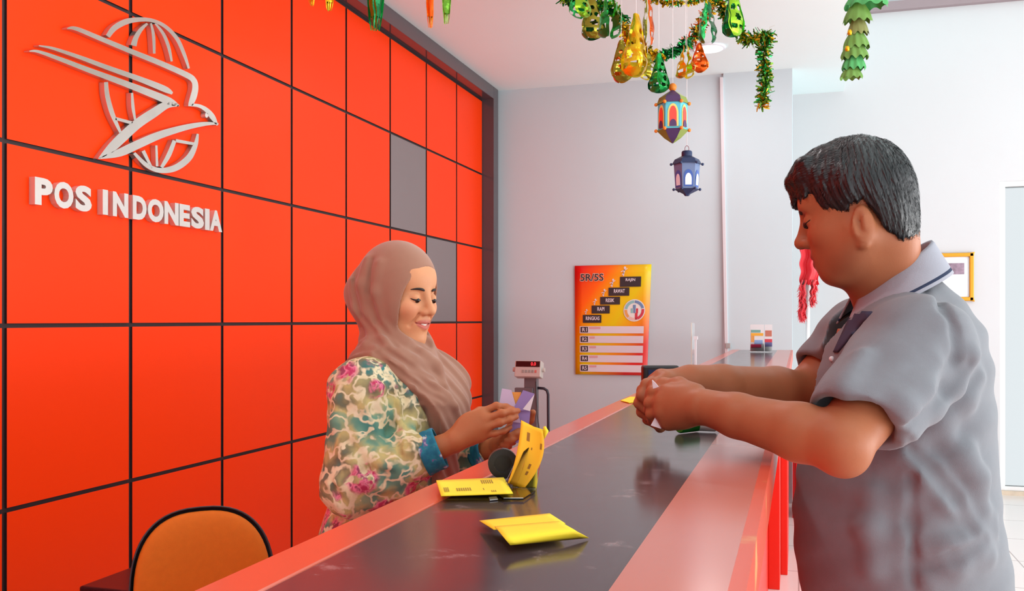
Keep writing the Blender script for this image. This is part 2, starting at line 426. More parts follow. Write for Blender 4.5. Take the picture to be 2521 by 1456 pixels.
class Sculpt:
    def __init__(s): s.ops = []
    def _add(s, kind, fn, c, R, k): s.ops.append((kind, fn, _n(c), R, k)); return s
    def cap(s, a, b, ra, rb=None, k=0.01, kind='u'):
        a, b = _n(a), _n(b); rb = ra if rb is None else rb
        ba = b - a; L2 = max(ba @ ba, 1e-12)
        def fn(p):
            t = np.clip(((p - a) @ ba) / L2, 0, 1)
            q = p - a - t[:, None] * ba
            return np.sqrt((q * q).sum(1)) - (ra + (rb - ra) * t)
        return s._add(kind, fn, (a + b) / 2, math.sqrt(L2) / 2 + max(ra, rb), k)
    def chain(s, pts, rs, k=0.008, kind='u'):
        for i in range(len(pts) - 1): s.cap(pts[i], pts[i + 1], rs[i], rs[i + 1], k, kind)
        return s
    def ell(s, c, r, R=None, k=0.01, kind='u'):
        c, r = _n(c), _n(r); R = np.eye(3) if R is None else np.array(R, float); r2 = r * r
        def fn(p):
            q = (p - c) @ R
            k0 = np.sqrt(((q / r) ** 2).sum(1)); k1 = np.sqrt(((q / r2) ** 2).sum(1)) + 1e-9
            return np.where(k0 < 0.2, -r.min() * (1 - k0), k0 * (k0 - 1) / k1)
        return s._add(kind, fn, c, r.max(), k)
    def loft(s, rows, fwd, k=0.02, kind='u', power=2.0):
        """rows: (z, cx, cy, half front-back, half sideways) bottom to top; smooth horizontal ellipses"""
        A = _n(rows); z = A[:, 0]; f = _n((fwd[0], fwd[1])); f /= np.linalg.norm(f); l = _n((-f[1], f[0]))
        zz = np.linspace(z[0], z[-1], 200)
        def smooth(col):
            y = np.interp(zz, z, col); ker = np.hanning(25); ker /= ker.sum()
            return np.convolve(np.pad(y, 12, mode='edge'), ker, 'valid')
        T = [smooth(A[:, i]) for i in range(1, 5)]
        def fn(p):
            h_ = p[:, 2]
            cx, cy, a, b = [np.interp(h_, zz, t) for t in T]
            dx, dy = p[:, 0] - cx, p[:, 1] - cy
            u = np.abs(dx * f[0] + dy * f[1]) / a; v = np.abs(dx * l[0] + dy * l[1]) / b
            d = ((u ** power + v ** power) ** (1 / power) - 1) * np.minimum(a, b)
            e = np.maximum(z[0] - h_, h_ - z[-1])
            return np.where(e > 0, np.sqrt(np.maximum(d, 0) ** 2 + e * e), np.maximum(d, e))
        c = (A[0, 1:4] * 0 + np.array([A[:, 1].mean(), A[:, 2].mean(), (z[0] + z[-1]) / 2]))
        R = math.hypot((z[-1] - z[0]) / 2, max(A[:, 3].max(), A[:, 4].max()) + 0.1)
        return s._add(kind, fn, c, R, k)
    def func(s, kind, fn, c, R, k=0.0): return s._add(kind, fn, c, R, k)
    def ev(s, p, c=None, rad=0.0):
        d = np.full(len(p), 9.0)
        for kind, fn, oc, R, k in s.ops:
            if c is not None and kind in 'us' and np.linalg.norm(oc - c) - R - rad > max(k, 0.0) + 0.03: continue
            if kind == 'u': d = smin(d, fn(p), k)
            elif kind == 's': d = -smin(-d, fn(p), k)
            elif kind == 'i': d = -smin(-d, -fn(p), k)
            elif kind == 'd': d = d - fn(p)                      # displacement
        return d
    def at(s, p): return float(s.ev(_n(p)[None])[0])
    def hit(s, px, py, d0=0.9, d1=2.8):
        """first surface point along the sight line through a pixel"""
        t = np.linspace(d0, d1, 600); r = _n(ray(px, py)); pts = _n(CAM) + t[:, None] * r
        v = s.ev(pts); i = np.argmax(v < 0)
        if v[i] >= 0: i = int(np.argmin(v))
        return pts[i]
    def ridge(s, pix, r, k=0.02, sink=0.5, kind='u', d0=0.9, d1=2.8):
        """a fold laid on the surface along pixels"""
        q = []
        for px, py in pix:
            h_ = s.hit(px, py, d0, d1); q.append(h_ + _n(ray(px, py)) * r * sink)
        s._pending = getattr(s, '_pending', []); s._pending.append((q, r, k, kind))
        return s
    def flush(s):
        for q, r, k, kind in getattr(s, '_pending', []):
            n = len(q)
            s.chain(q, [r * (0.35 + 0.65 * math.sin(math.pi * (i + 0.5) / n)) for i in range(n)], k, kind)
        s._pending = []
        return s

def axis(breaks):
    """spacing along one axis: [(from, to, step), ...]"""
    out = []
    for a, b, st in breaks:
        n = max(1, int(round((b - a) / st))); out.extend(a + (b - a) * i / n for i in range(n))
    out.append(breaks[-1][1])
    return np.array(out)

def net(S, xs, ys, zs, B=14):
    nx, ny, nz = len(xs), len(ys), len(zs)
    V = np.empty((nx, ny, nz), np.float32)
    def starts(n): return list(range(0, n, B))
    bl = [(i, j, k) for i in starts(nx) for j in starts(ny) for k in starts(nz)]
    lo = np.array([(xs[i], ys[j], zs[k]) for i, j, k in bl])
    hi = np.array([(xs[min(i + B, nx) - 1], ys[min(j + B, ny) - 1], zs[min(k + B, nz) - 1]) for i, j, k in bl])
    cen = (lo + hi) / 2; rad = np.linalg.norm(hi - lo, axis=1) / 2
    dc = S.ev(cen)
    for (i, j, k), c, r, d in zip(bl, cen, rad, dc):
        sl = (slice(i, min(i + B, nx)), slice(j, min(j + B, ny)), slice(k, min(k + B, nz)))
        if abs(d) > r * 1.7 + 0.012:
            V[sl] = d; continue
        X, Y, Z = np.meshgrid(xs[sl[0]], ys[sl[1]], zs[sl[2]], indexing='ij')
        p = np.stack([X.ravel(), Y.ravel(), Z.ravel()], 1)
        V[sl] = S.ev(p, c, r).reshape(X.shape)
    V[0] = V[-1] = 1; V[:, 0] = V[:, -1] = 1; V[:, :, 0] = V[:, :, -1] = 1
    I = V < 0
    cnt = np.zeros((nx - 1, ny - 1, nz - 1), np.uint8)
    corners = [(a, b, c) for a in (0, 1) for b in (0, 1) for c in (0, 1)]
    for a, b, c in corners: cnt += I[a:nx - 1 + a, b:ny - 1 + b, c:nz - 1 + c]
    act = np.argwhere((cnt > 0) & (cnt < 8))
    idx = np.full(cnt.shape, -1, np.int32); idx[tuple(act.T)] = np.arange(len(act))
    cv = np.stack([V[act[:, 0] + a, act[:, 1] + b, act[:, 2] + c] for a, b, c in corners], 1).astype(np.float64)
    off = np.array(corners, float)
    acc = np.zeros((len(act), 3)); num = np.zeros(len(act))
    for e0 in range(8):
        for e1 in range(e0 + 1, 8):
            if np.abs(off[e0] - off[e1]).sum() != 1: continue
            a, b = cv[:, e0], cv[:, e1]; m = (a < 0) != (b < 0)
            t = np.where(m, a / np.where(m, a - b, 1), 0)
            acc += np.where(m[:, None], off[e0] + t[:, None] * (off[e1] - off[e0]), 0); num += m
    acc /= num[:, None]
    def world(ax, i, f): return ax[i] + f * (ax[i + 1] - ax[i])
    verts = np.stack([world(xs, act[:, 0], acc[:, 0]), world(ys, act[:, 1], acc[:, 1]), world(zs, act[:, 2], acc[:, 2])], 1)
    quads = []
    for ax in range(3):
        u, v = (ax + 1) % 3, (ax + 2) % 3
        sa = [slice(None)] * 3; sb = [slice(None)] * 3
        sa[ax] = slice(0, -1); sb[ax] = slice(1, None)
        A, Bm = I[tuple(sa)], I[tuple(sb)]
        for pos, e in ((True, np.argwhere(A & ~Bm)), (False, np.argwhere(~A & Bm))):
            e = e[(e[:, u] > 0) & (e[:, v] > 0) & (e[:, u] < V.shape[u] - 1) & (e[:, v] < V.shape[v] - 1)]
            if not len(e): continue
            q = []
            for du, dv in ((-1, -1), (0, -1), (0, 0), (-1, 0)):
                g_ = e.copy(); g_[:, u] += du; g_[:, v] += dv; q.append(idx[tuple(g_.T)])
            q = np.stack(q, 1); q = q if pos else q[:, ::-1]
            quads.append(q)
    quads = np.concatenate(quads); quads = quads[(quads >= 0).all(1)]
    return verts, quads

def np_mesh(name, verts, quads, mats, parent=None, colors=None, midx=None):
    off = np.array(parent.location) if parent is not None else np.zeros(3)
    if parent is not None and parent.parent is not None: off = off + np.array(parent.parent.location)
    me = bpy.data.meshes.new(name)
    me.vertices.add(len(verts)); me.vertices.foreach_set('co', (verts - off).astype(np.float32).ravel())
    me.loops.add(quads.size); me.loops.foreach_set('vertex_index', quads.astype(np.int32).ravel())
    me.polygons.add(len(quads)); me.polygons.foreach_set('loop_start', np.arange(0, quads.size, 4, dtype=np.int32))
    if not isinstance(mats, (list, tuple)): mats = [mats]
    for m in mats: me.materials.append(m)
    if midx is not None: me.polygons.foreach_set('material_index', midx.astype(np.int32))
    me.update(calc_edges=True); me.validate(); me.shade_smooth()
    if colors is not None:
        at = me.color_attributes.new('tone', 'FLOAT_COLOR', 'POINT')
        at.data.foreach_set('color', np.concatenate([colors, np.ones((len(colors), 1))], 1).astype(np.float32).ravel())
    o = bpy.data.objects.new(name, me); C.objects.link(o)
    if parent is not None: o.parent = parent
    return o

def frame_of(fwd, up=(0, 0, 1)):
    f = Vector(fwd).normalized(); l = Vector(up).cross(f).normalized(); u = f.cross(l)
    return np.array([[f.x, l.x, u.x], [f.y, l.y, u.y], [f.z, l.z, u.z]])

def skin_material(name, base, rough=0.48, spec=0.28):
    m = mat(name, base, rough=rough, spec=spec, sss=0.12)
    nt, N, L, bs = nodes(m)
    at = N.new('ShaderNodeVertexColor'); at.layer_name = 'tone'
    tc = N.new('ShaderNodeTexCoord'); no = N.new('ShaderNodeTexNoise'); no.inputs['Scale'].default_value = 26; no.inputs['Detail'].default_value = 5
    mr = N.new('ShaderNodeMapRange'); mr.inputs['To Min'].default_value = 0.90; mr.inputs['To Max'].default_value = 1.10
    L.new(tc.outputs['Object'], no.inputs['Vector']); L.new(no.outputs['Fac'], mr.inputs['Value'])
    mx = N.new('ShaderNodeVectorMath'); mx.operation = 'SCALE'
    L.new(at.outputs['Color'], mx.inputs[0]); L.new(mr.outputs['Result'], mx.inputs['Scale']); L.new(mx.outputs['Vector'], bs.inputs['Base Color'])
    n2 = N.new('ShaderNodeTexNoise'); n2.inputs['Scale'].default_value = 420; n2.inputs['Detail'].default_value = 2
    bp = N.new('ShaderNodeBump'); bp.inputs['Strength'].default_value = 0.12; bp.inputs['Distance'].default_value = 0.001
    L.new(tc.outputs['Object'], n2.inputs['Vector']); L.new(n2.outputs['Fac'], bp.inputs['Height']); L.new(bp.outputs['Normal'], bs.inputs['Normal'])
    return m

class Head:
    """x forward, y to the figure's left, z up; unit = metre at scale 1"""
    def __init__(s, o, fwd, S, up=(0, 0, 1)):
        s.o, s.R, s.S = _n(o), frame_of(fwd, up), S
    def w(s, p): return s.o + s.R @ (_n(p) * s.S)
    def loc(s, p): return ((np.asarray(p) - s.o) @ s.R) / s.S
    def ell(s, M, c, r, k=0.01, kind='u', rot=None):
        R = s.R if rot is None else s.R @ rot
        M.ell(s.w(c), _n(r) * s.S, R, k * s.S, kind)
    def cap(s, M, a, b, ra, rb=None, k=0.01, kind='u'):
        M.cap(s.w(a), s.w(b), ra * s.S, (ra if rb is None else rb) * s.S, k * s.S, kind)

def rotz(a): c, s_ = math.cos(a), math.sin(a); return np.array([[c, -s_, 0], [s_, c, 0], [0, 0, 1.0]])
def roty(a): c, s_ = math.cos(a), math.sin(a); return np.array([[c, 0, s_], [0, 1, 0], [-s_, 0, c]])
def rotx(a): c, s_ = math.cos(a), math.sin(a); return np.array([[1, 0, 0], [0, c, -s_], [0, s_, c]])

def sculpt_head(H, M, fem, ears=True, smile=0.0, eyes_open=0.3):
    e, c = H.ell, H.cap
    if fem: e(M, (-0.014, 0, 0.032), (0.090, 0.073, 0.082), 0.0)
    else: e(M, (-0.004, 0, 0.026), (0.079, 0.073, 0.077), 0.0)
    e(M, (0.030, 0, -0.035), (0.056, 0.058 if fem else 0.061, 0.078), 0.03)
    e(M, (0.046, 0, 0.045), (0.036, 0.058, 0.042), 0.03)                     # forehead
    wj = 0.016 if fem else 0.024
    for y in (-1, 1):
        c(M, (0.004, y * 0.056, -0.050), (0.058, y * wj, -0.100 if fem else -0.092), 0.017 if fem else 0.021, 0.013 if fem else 0.017, 0.03)   # jaw line
        e(M, (0.056, y * (0.038 if fem else 0.034), -0.026), (0.025, 0.024 if fem else 0.020, 0.022), 0.022)       # cheek
    e(M, (0.060, 0, -0.099 if fem else -0.091), (0.022, 0.022 if fem else 0.028, 0.018), 0.02)  # chin
    e(M, (0.064, 0, -0.060), (0.023, 0.029, 0.024), 0.02)                    # muzzle
    if not fem: c(M, (0.072, -0.030, 0.022), (0.072, 0.030, 0.022), 0.012, k=0.02)
    for y in (-1, 1):
        e(M, (0.091, y * 0.031, 0.000), (0.014, 0.019, 0.012), 0.014, 's')   # sockets
        e(M, (0.0715, y * 0.0315, -0.002), (0.0135, 0.0145, 0.0125), 0.004)  # lids
        e(M, (0.0862, y * 0.0315, -0.0065), (0.005, 0.0135, 0.0009 + 0.0024 * eyes_open), 0.002, 's')  # narrow eye opening
    c(M, (0.080, 0, 0.012), (0.099, 0, -0.026), 0.0072, 0.0095, 0.012)       # bridge
    e(M, (0.1005, 0, -0.0305), (0.011, 0.0112, 0.0098), 0.008)
    for y in (-1, 1):
        e(M, (0.0905, y * 0.0125, -0.034), (0.0105, 0.0078, 0.0078), 0.006)
        e(M, (0.0985, y * 0.0062, -0.0405), (0.0055, 0.0032, 0.003), 0.003, 's')
    up_ = 0.004 * smile; wd = 0.021 + 0.005 * smile
    for y in (-1, 1):
        c(M, (0.0865, y * 0.004, -0.0575), (0.0735, y * wd, -0.0625 + up_), 0.0046 if fem else 0.0052, 0.0030, 0.005)
        c(M, (0.0845, y * 0.003, -0.0715), (0.0730, y * wd, -0.0645 + up_), 0.0052 if fem else 0.0062, 0.0032, 0.005)
        c(M, (0.0915, 0, -0.0640), (0.0790, y * wd, -0.0640 + up_), 0.0016 + 0.0018 * smile, 0.0012, 0.003, 's')
        if smile: c(M, (0.080, y * 0.022, -0.040), (0.070, y * (wd + 0.010), -0.066), 0.0022, 0.0012, 0.010, 's')
    if ears:
        for y in (-1, 1):
            q = rotz(y * 0.32) @ roty(-0.16); ex, ez = 0.000, -0.036
            e(M, (ex - 0.003, y * 0.0725, ez), (0.0165, 0.0070, 0.0300), 0.006, 'u', q)
            e(M, (ex + 0.001, y * 0.0800, ez + 0.004), (0.0098, 0.0062, 0.0205), 0.003, 's', q)
            e(M, (ex + 0.010, y * 0.0735, ez - 0.006), (0.0055, 0.0055, 0.0085), 0.004, 'u', q)
            e(M, (ex - 0.0045, y * 0.0765, ez + 0.006), (0.0038, 0.0033, 0.0155), 0.004, 'u', q)
            e(M, (ex + 0.004, y * 0.0710, ez - 0.029), (0.0085, 0.0055, 0.0085), 0.006, 'u', q)

def face_tones(H, verts, base, lip, cheek=None, stubble=None, smile=0.0):
    col = np.tile(_n(base[:3]), (len(verts), 1)); q = H.loc(verts); x, y, z = q.T
    up_ = 0.004 * smile; wd = 0.022 + 0.005 * smile
    mid = -0.0642 + up_ * np.minimum(np.abs(y) / wd, 1)
    hh = 0.0098 * np.sqrt(np.clip(1 - (y / wd) ** 2, 0, 1)) + 1e-6
    f = np.clip(1.5 - np.abs(z - mid) / hh, 0, 1) * (np.abs(y) < wd) * (x > 0.066)
    f = np.clip(f * 1.6, 0, 1)[:, None]
    if cheek is not None:
        for s_ in (-1, 1):
            w_ = 0.45 * np.exp(-((y - s_ * 0.042) ** 2 / 0.0004 + (z + 0.03) ** 2 / 0.0004)) * (x > 0.03); col = col * (1 - w_[:, None]) + _n(cheek[:3]) * w_[:, None]
    if stubble is not None:
        w_ = 0.35 * np.exp(-((z + 0.085) ** 2 / 0.0011 + (x - 0.055) ** 2 / 0.0035)) * (x > 0); col = col * (1 - w_[:, None]) + _n(stubble[:3]) * w_[:, None]
    col = col * (1 - f) + _n(lip[:3]) * f
    return col

def brow(H, parent, m, y, w0=0.0035, lift=0.0):
    b = MB(); pts = [(0.0855, y * 0.012, 0.0165 + lift), (0.0865, y * 0.024, 0.0205 + lift), (0.0800, y * 0.036, 0.0205 + lift), (0.0680, y * 0.047, 0.0165 + lift)]
    b.tube([Vector(H.w(p)) for p in pts], [w0 * 0.9 * H.S, w0 * 1.15 * H.S, w0 * 0.9 * H.S, w0 * 0.3 * H.S], 8)
    return b.build('eyebrow', m, parent, smooth=True, subd=1)

def lash(H, parent, m, y, dz=0.0, rad=0.0013):
    b = MB(); pts = [(0.0800, y * 0.0185, -0.0045 + dz), (0.0862, y * 0.026, -0.0048 + dz), (0.0858, y * 0.034, -0.0058 + dz), (0.0790, y * 0.0425, -0.0045 + dz), (0.072, y * 0.0475, -0.002 + dz)]
    r = rad * H.S
    b.tube([Vector(H.w(p)) for p in pts], [r * 0.6, r, r * 1.25, r * 1.2, r * 0.5], 8)
    return b.build('eyelashes', m, parent, smooth=True, subd=1)

def eyeball(H, parent, mats, y, r0=0.0120):
    b = MB(); R = Matrix(H.R.tolist()); c = Vector(H.w((0.0722, y * 0.0315, -0.003)))
    r = r0 * H.S
    b.sphere(c, r, 0, 24, 16)
    d = (R @ Vector((1, 0, -0.42))).normalized()
    ic = c + d * r * 0.80
    b.sphere(ic, r * 0.30 * 1.9, 1, 20, 12)
    return b.build('eye', mats, parent, smooth=True)

M_EYEW = mat('eye white', rgb(214, 204, 200), rough=0.15)
M_IRIS = mat('dark iris', rgb(32, 18, 14), rough=0.1)
M_BROW = mat('brow hair', rgb(40, 26, 22), rough=0.6)
# ================================================================ the customer
MAN = thing('person', 'man with short black hair in a grey polo shirt standing at the counter', 'person', (0.2, 1.72, 0.0))
SK_M = skin_material('tan skin', rgb(162, 98, 66))
mf = _n((-0.985, -0.17)); mf /= np.linalg.norm(mf)
mleft = np.array([-mf[1], mf[0]])

def row(px0, px1, py, d, b, z=None):
    p0, p1 = P(px0, py, d), P(px1, py, d); c = (p0 + p1) / 2
    return (c.z, c.x, c.y, (p1 - p0).length / 2, b)
DT = 1.65
rows = [row(1990, 2470, 1500, DT, 0.195), row(1972, 2462, 1400, DT, 0.20), row(1960, 2440, 1290, DT, 0.205), row(1975, 2425, 1170, DT, 0.20),
        row(1998, 2418, 1000, DT, 0.190), row(2015, 2412, 900, DT, 0.187), row(2050, 2395, 810, DT, 0.180), row(2090, 2362, 748, DT, 0.112), row(2112, 2318, 705, DT, 0.078), row(2125, 2280, 672, DT, 0.066)]
sh_c = _n(P(2184, 838, DT))
shL = sh_c + np.array([mleft[0], mleft[1], 0]) * 0.175
shR = sh_c - np.array([mleft[0], mleft[1], 0]) * 0.175
elL, wrL = _n(P(2070, 1092, 1.34)), _n(P(1738, 1003, 1.50))
elR, wrR = _n(P(1985, 975, 1.79)), _n(P(1702, 940, 1.66))

HM = Head(P(2114, 512, 1.62), (-0.97, 0.13, -0.26), 1.06)
neck_b = _n(P(2190, 715, 1.66)); neck_t = HM.w((-0.028, 0, -0.055))

body = Sculpt()
sculpt_head(HM, body, fem=False, eyes_open=0.4)
HM.ell(body, (0.022, 0, -0.072), (0.045, 0.050, 0.028), 0.03)                # soft under-chin
body.cap(neck_t, neck_b, 0.053, 0.056, 0.03)
body.cap(HM.w((0.018, 0, -0.076)), _n(P(2168, 745, 1.655)), 0.034, 0.042, 0.03)
body.loft([(r[0], r[1], r[2], r[3] * 0.85, r[4] * 0.85) for r in rows[:-3]], mf, 0.03)
# arms
def arm(S, sh, el, wr, rs):
    S.cap(sh, el, rs[0], rs[1], 0.02)
    m1 = el + (wr - el) * 0.28; m2 = el + (wr - el) * 0.75
    S.chain([el, m1, m2, wr], [rs[1] * 0.97, rs[2], rs[3], rs[4]], 0.012)
arm(body, shL, elL, wrL, (0.060, 0.0425, 0.0425, 0.0335, 0.0285))
body.ell(elL + _n((0.006, 0, -0.020)), (0.028, 0.028, 0.026), None, 0.018)
arm(body, shR, elR, wrR, (0.060, 0.047, 0.046, 0.036, 0.030))

def pp(l): return [_n(P(*q)) for q in l]
def hand(S, wrist, mcps, fingers, thumb, palm_r, fr, thenar=None, wr_r=0.024, k=0.006):
    W_ = _n(P(*wrist)); mc = pp(mcps)
    for m_ in mc: S.cap(W_ + (m_ - W_) * 0.12, m_, wr_r * 0.86, palm_r, 0.012)
    for i in range(3): S.cap(mc[i], mc[i + 1], palm_r * 0.9, None, 0.006)
    for m_, f_, r_ in zip(mc, fingers, fr):
        q = [m_] + pp(f_)
        n = len(q); S.chain(q, [r_ * t for t in (1.12, 1.0, 0.92, 0.80)[:n]], k)
        S.ell(q[1], (r_ * 1.04,) * 3, None, 0.003)
    t = pp(thumb); S.chain(t, [fr[0] * s_ for s_ in (1.9, 1.35, 1.15, 0.92)][:len(t)], 0.010)

hand(body, (1735, 1003, 1.50), [(1645, 968, 1.560), (1634, 990, 1.553), (1634, 1014, 1.550), (1646, 1038, 1.552)],
     [[(1609, 966, 1.582), (1601, 985, 1.606), (1612, 993, 1.622)], [(1601, 993, 1.580), (1599, 1010, 1.604), (1613, 1014, 1.622)],
      [(1605, 1020, 1.578), (1607, 1035, 1.600), (1623, 1036, 1.618)], [(1620, 1045, 1.575), (1625, 1053, 1.598), (1641, 1048, 1.612)]],
     [(1712, 972, 1.53), (1672, 950, 1.572), (1634, 949, 1.592), (1606, 963, 1.598)], 0.0150, (0.0098, 0.0100, 0.0096, 0.0086))
body.ell(_n(P(1678, 1003, 1.535)), (0.036, 0.017, 0.034), frame_of(_n(P(1640, 1000, 1.555)) - _n(P(1735, 1003, 1.50))), 0.015)
hand(body, (1702, 940, 1.66), [(1628, 930, 1.648), (1614, 942, 1.662), (1612, 960, 1.672), (1618, 978, 1.682)],
     [[(1592, 948, 1.636), (1580, 974, 1.628), (1594, 990, 1.624)], [(1583, 962, 1.650), (1574, 993, 1.640), (1590, 1010, 1.632)],
      [(1584, 985, 1.662), (1580, 1015, 1.650), (1597, 1030, 1.640)], [(1596, 1006, 1.672), (1594, 1034, 1.662), (1611, 1046, 1.650)]],
     [(1676, 940, 1.65), (1642, 938, 1.632), (1617, 948, 1.618), (1604, 968, 1.608)], 0.0150, (0.0098, 0.0100, 0.0096, 0.0086))
# legs under the clothes
hipc = _n(P(2230, 1456, DT)); fx, fy = hipc[0], hipc[1]
feet = []
for s_ in (1, -1):
    hp = np.array([fx + mleft[0] * 0.095 * s_, fy + mleft[1] * 0.095 * s_, 0.92]); kn = hp + _n((-0.02, 0, -0.43)); an = np.array([hp[0] + 0.01, hp[1], 0.085])
    body.chain([hp, kn, an], [0.085, 0.058, 0.040], 0.03)
    body.ell((an[0] - 0.06, an[1], 0.05), (0.11, 0.04, 0.035), None, 0.03); feet.append(an)
xs = axis([(-0.42, -0.20, 0.0022), (-0.20, 0.09, 0.0027), (0.09, 0.45, 0.006)])
ys = axis([(1.15, 1.95, 0.0027), (1.95, 2.1, 0.005)])
zs = axis([(0.0, 0.9, 0.014), (0.9, 1.10, 0.005), (1.10, 1.40, 0.0024), (1.40, 1.75, 0.0024)])
v, q = net(body, xs, ys, zs)
tone = face_tones(HM, v, rgb(162, 98, 66), rgb(140, 68, 56), cheek=rgb(178, 94, 64), stubble=rgb(120, 70, 52))
np_mesh('body', v, q, SK_M, MAN, tone)
for y in (-1, 1):
    brow(HM, MAN, M_BROW, y, 0.0042, -0.002); lash(HM, MAN, M_BROW, y); eyeball(HM, MAN, [M_EYEW, M_IRIS], y)

# ---- hair
M_HAIR = mat('black hair', rgb(22, 24, 27), rough=0.36, spec=0.7)
hair = Sculpt()
HM.ell(hair, (-0.004, 0, 0.034), (0.086, 0.082, 0.083), 0.0)
HM.ell(hair, (0.045, 0, 0.068), (0.048, 0.062, 0.036), 0.03)
HM.ell(hair, (-0.040, 0, -0.012), (0.046, 0.068, 0.085), 0.03)
def hairline(p):
    q = HM.loc(p); x, y, z = q.T
    line = np.interp(x, [-0.13, -0.075, -0.045, -0.030, -0.022, -0.012, 0.008, 0.017, 0.022, 0.030, 0.040, 0.050, 0.064, 0.078, 0.10, 0.13],
                     [-0.078, -0.078, -0.070, -0.050, -0.016, 0.000, 0.000, -0.012, -0.040, -0.050, -0.030, 0.006, 0.036, 0.042, 0.036, 0.03])
    line = line + 0.002 * np.sin(x * 420) + 0.0015 * np.sin(x * 900 + 1)
    return (line - z) * HM.S * 0.8
hair.func('i', hairline, HM.w((0, 0, 0)), 0.3, 0.006)
rs_ = random.Random(4)
for i in range(26):                                                          # fringe falling over the forehead
    y = -0.052 + 0.104 * i / 25
    a = (0.058 + 0.006 * math.cos(y * 30), y, 0.084); dx = rs_.uniform(-0.003, 0.003)
    b_ = (0.088 + dx - y * y * 7, y * 1.02, 0.068 + rs_.uniform(-0.003, 0.004)); c_ = (0.0955 + dx - y * y * 9, y + rs_.uniform(-0.005, 0.005), 0.034 + rs_.uniform(-0.006, 0.010))
    HM.cap(hair, a, b_, 0.010, 0.0075, 0.01); HM.cap(hair, b_, c_, 0.0075, 0.0018, 0.006)
def strandy(p):
    q = HM.loc(p); x, y, z = q.T
    ang = np.arctan2(y, x + 0.03)
    return 0.0006 * np.sin(ang * 46 + 3 * np.sin(z * 60)) + 0.0006 * np.sin(ang * 97 + z * 90) + 0.0008 * np.sin(x * 160 + y * 90)
hair.func('d', strandy, HM.w((0, 0, 0)), 0.3)
xs = axis([(-0.16, 0.26, 0.0026)]) ; hc = HM.w((0, 0, 0.03))
xs = axis([(hc[0] - 0.16, hc[0] + 0.17, 0.0026)]); ys = axis([(hc[1] - 0.15, hc[1] + 0.15, 0.0026)]); zs = axis([(hc[2] - 0.18, hc[2] + 0.16, 0.0026)])
hv, hq = net(hair, xs, ys, zs)
# fine locks lying on the hair
lv, lf = [], []
rng = np.random.RandomState(3)
nrm = np.zeros_like(hv)
fn_ = np.cross(hv[hq[:, 1]] - hv[hq[:, 0]], hv[hq[:, 2]] - hv[hq[:, 0]])
for i in range(4): np.add.at(nrm, hq[:, i], fn_)
nrm /= np.linalg.norm(nrm, axis=1)[:, None] + 1e-9
whorl = HM.w((-0.045, 0.0, 0.112))
pick = rng.choice(len(hv), 6000, replace=False)
pts, sides, wds = [], [], []
p, n_ = hv[pick].copy(), nrm[pick]
qd = HM.loc(p)
d_ = (p - whorl) + rng.normal(0, 0.005, p.shape)
frnt = (qd[:, 0] > 0.0) & (qd[:, 2] > 0.045)
fw = (HM.R @ _n((1, 0, -0.1)))[None] + rng.normal(0, 0.16, p.shape)
d_ = np.where(frnt[:, None], fw * 0.1, d_)
ln = rng.uniform(0.012, 0.026, len(p)); lift = rng.uniform(0.0005, 0.0015, len(p)); wd_ = rng.uniform(0.00035, 0.0008, len(p))
cur = p.copy(); path = []
for k_ in range(6):
    e_ = 0.0012
    g_ = np.stack([hair.ev(cur + e_ * v_) - hair.ev(cur - e_ * v_) for v_ in np.eye(3)], 1); g_ /= np.linalg.norm(g_, axis=1)[:, None] + 1e-9
    cur = cur - g_ * (hair.ev(cur) - lift * math.sin(0.3 + k_ * 0.5))[:, None]
    t = d_ - g_ * (d_ * g_).sum(1)[:, None]; t /= np.linalg.norm(t, axis=1)[:, None] + 1e-9
    path.append((cur.copy(), np.cross(t, g_)))
    cur = cur + t * (ln / 5)[:, None]
ex_v, ex_q = [], []
base = len(hv)
for i in range(len(p)):
    if HM.loc(path[-1][0][i][None])[0][2] < -0.12: continue
    b0 = base + len(ex_v)
    for k_ in range(6):
        c_, sd_ = path[k_][0][i], path[k_][1][i]; w_ = wd_[i] * (1 - 0.8 * k_ / 5)
        ex_v += [c_ - sd_ * w_, c_ + sd_ * w_]
    for k_ in range(5): a_ = b0 + 2 * k_; ex_q.append((a_, a_ + 1, a_ + 3, a_ + 2))
hv2 = np.concatenate([hv, np.array(ex_v)]); hq2 = np.concatenate([hq, np.array(ex_q)])
np_mesh('hair', hv2, hq2, M_HAIR, MAN)

# ---- polo shirt
M_POLO = mat('heather grey jersey', rgb(119, 121, 127), rough=0.9, spec=0.2, noise=0.06, nscale=60, bump=0.25, bscale=700, sheen=0.15)
M_NAVY = mat('navy knit', rgb(48, 56, 78), rough=0.9, spec=0.2)
sh = Sculpt()
sh.loft(rows, mf, 0.0)
sh.cap(shL + _n((0, 0, -0.012)), shR + _n((0, 0, -0.012)), 0.058, None, 0.06)
for s_ in (1, -1): sh.cap(neck_b + np.array([mleft[0], mleft[1], 0]) * 0.035 * s_ + _n((0, 0, -0.088)), (shL if s_ > 0 else shR), 0.052, 0.060, 0.05)
slL = shL + (elL - shL) * 0.80; slR = shR + (elR - shR) * 0.70
sh.cap(shL + _n((0, 0, -0.004)), slL, 0.072, 0.070, 0.04)
sh.cap(shL + _n((-0.05, 0, -0.02)), slL + _n((0.0, 0, 0)), 0.05, 0.060, 0.03)
sh.cap(shR + _n((0, 0, -0.004)), slR, 0.076, 0.068, 0.04)
hemL = (_n(P(2030, 985, 1.40)), _n(P(2228, 1064, 1.40)))
def cut_at(el, sh_, at_, tilt=None):
    ax = el - sh_; ax /= np.linalg.norm(ax)
    if tilt is not None: ax = ax + tilt; ax /= np.linalg.norm(ax)
    return ax, at_
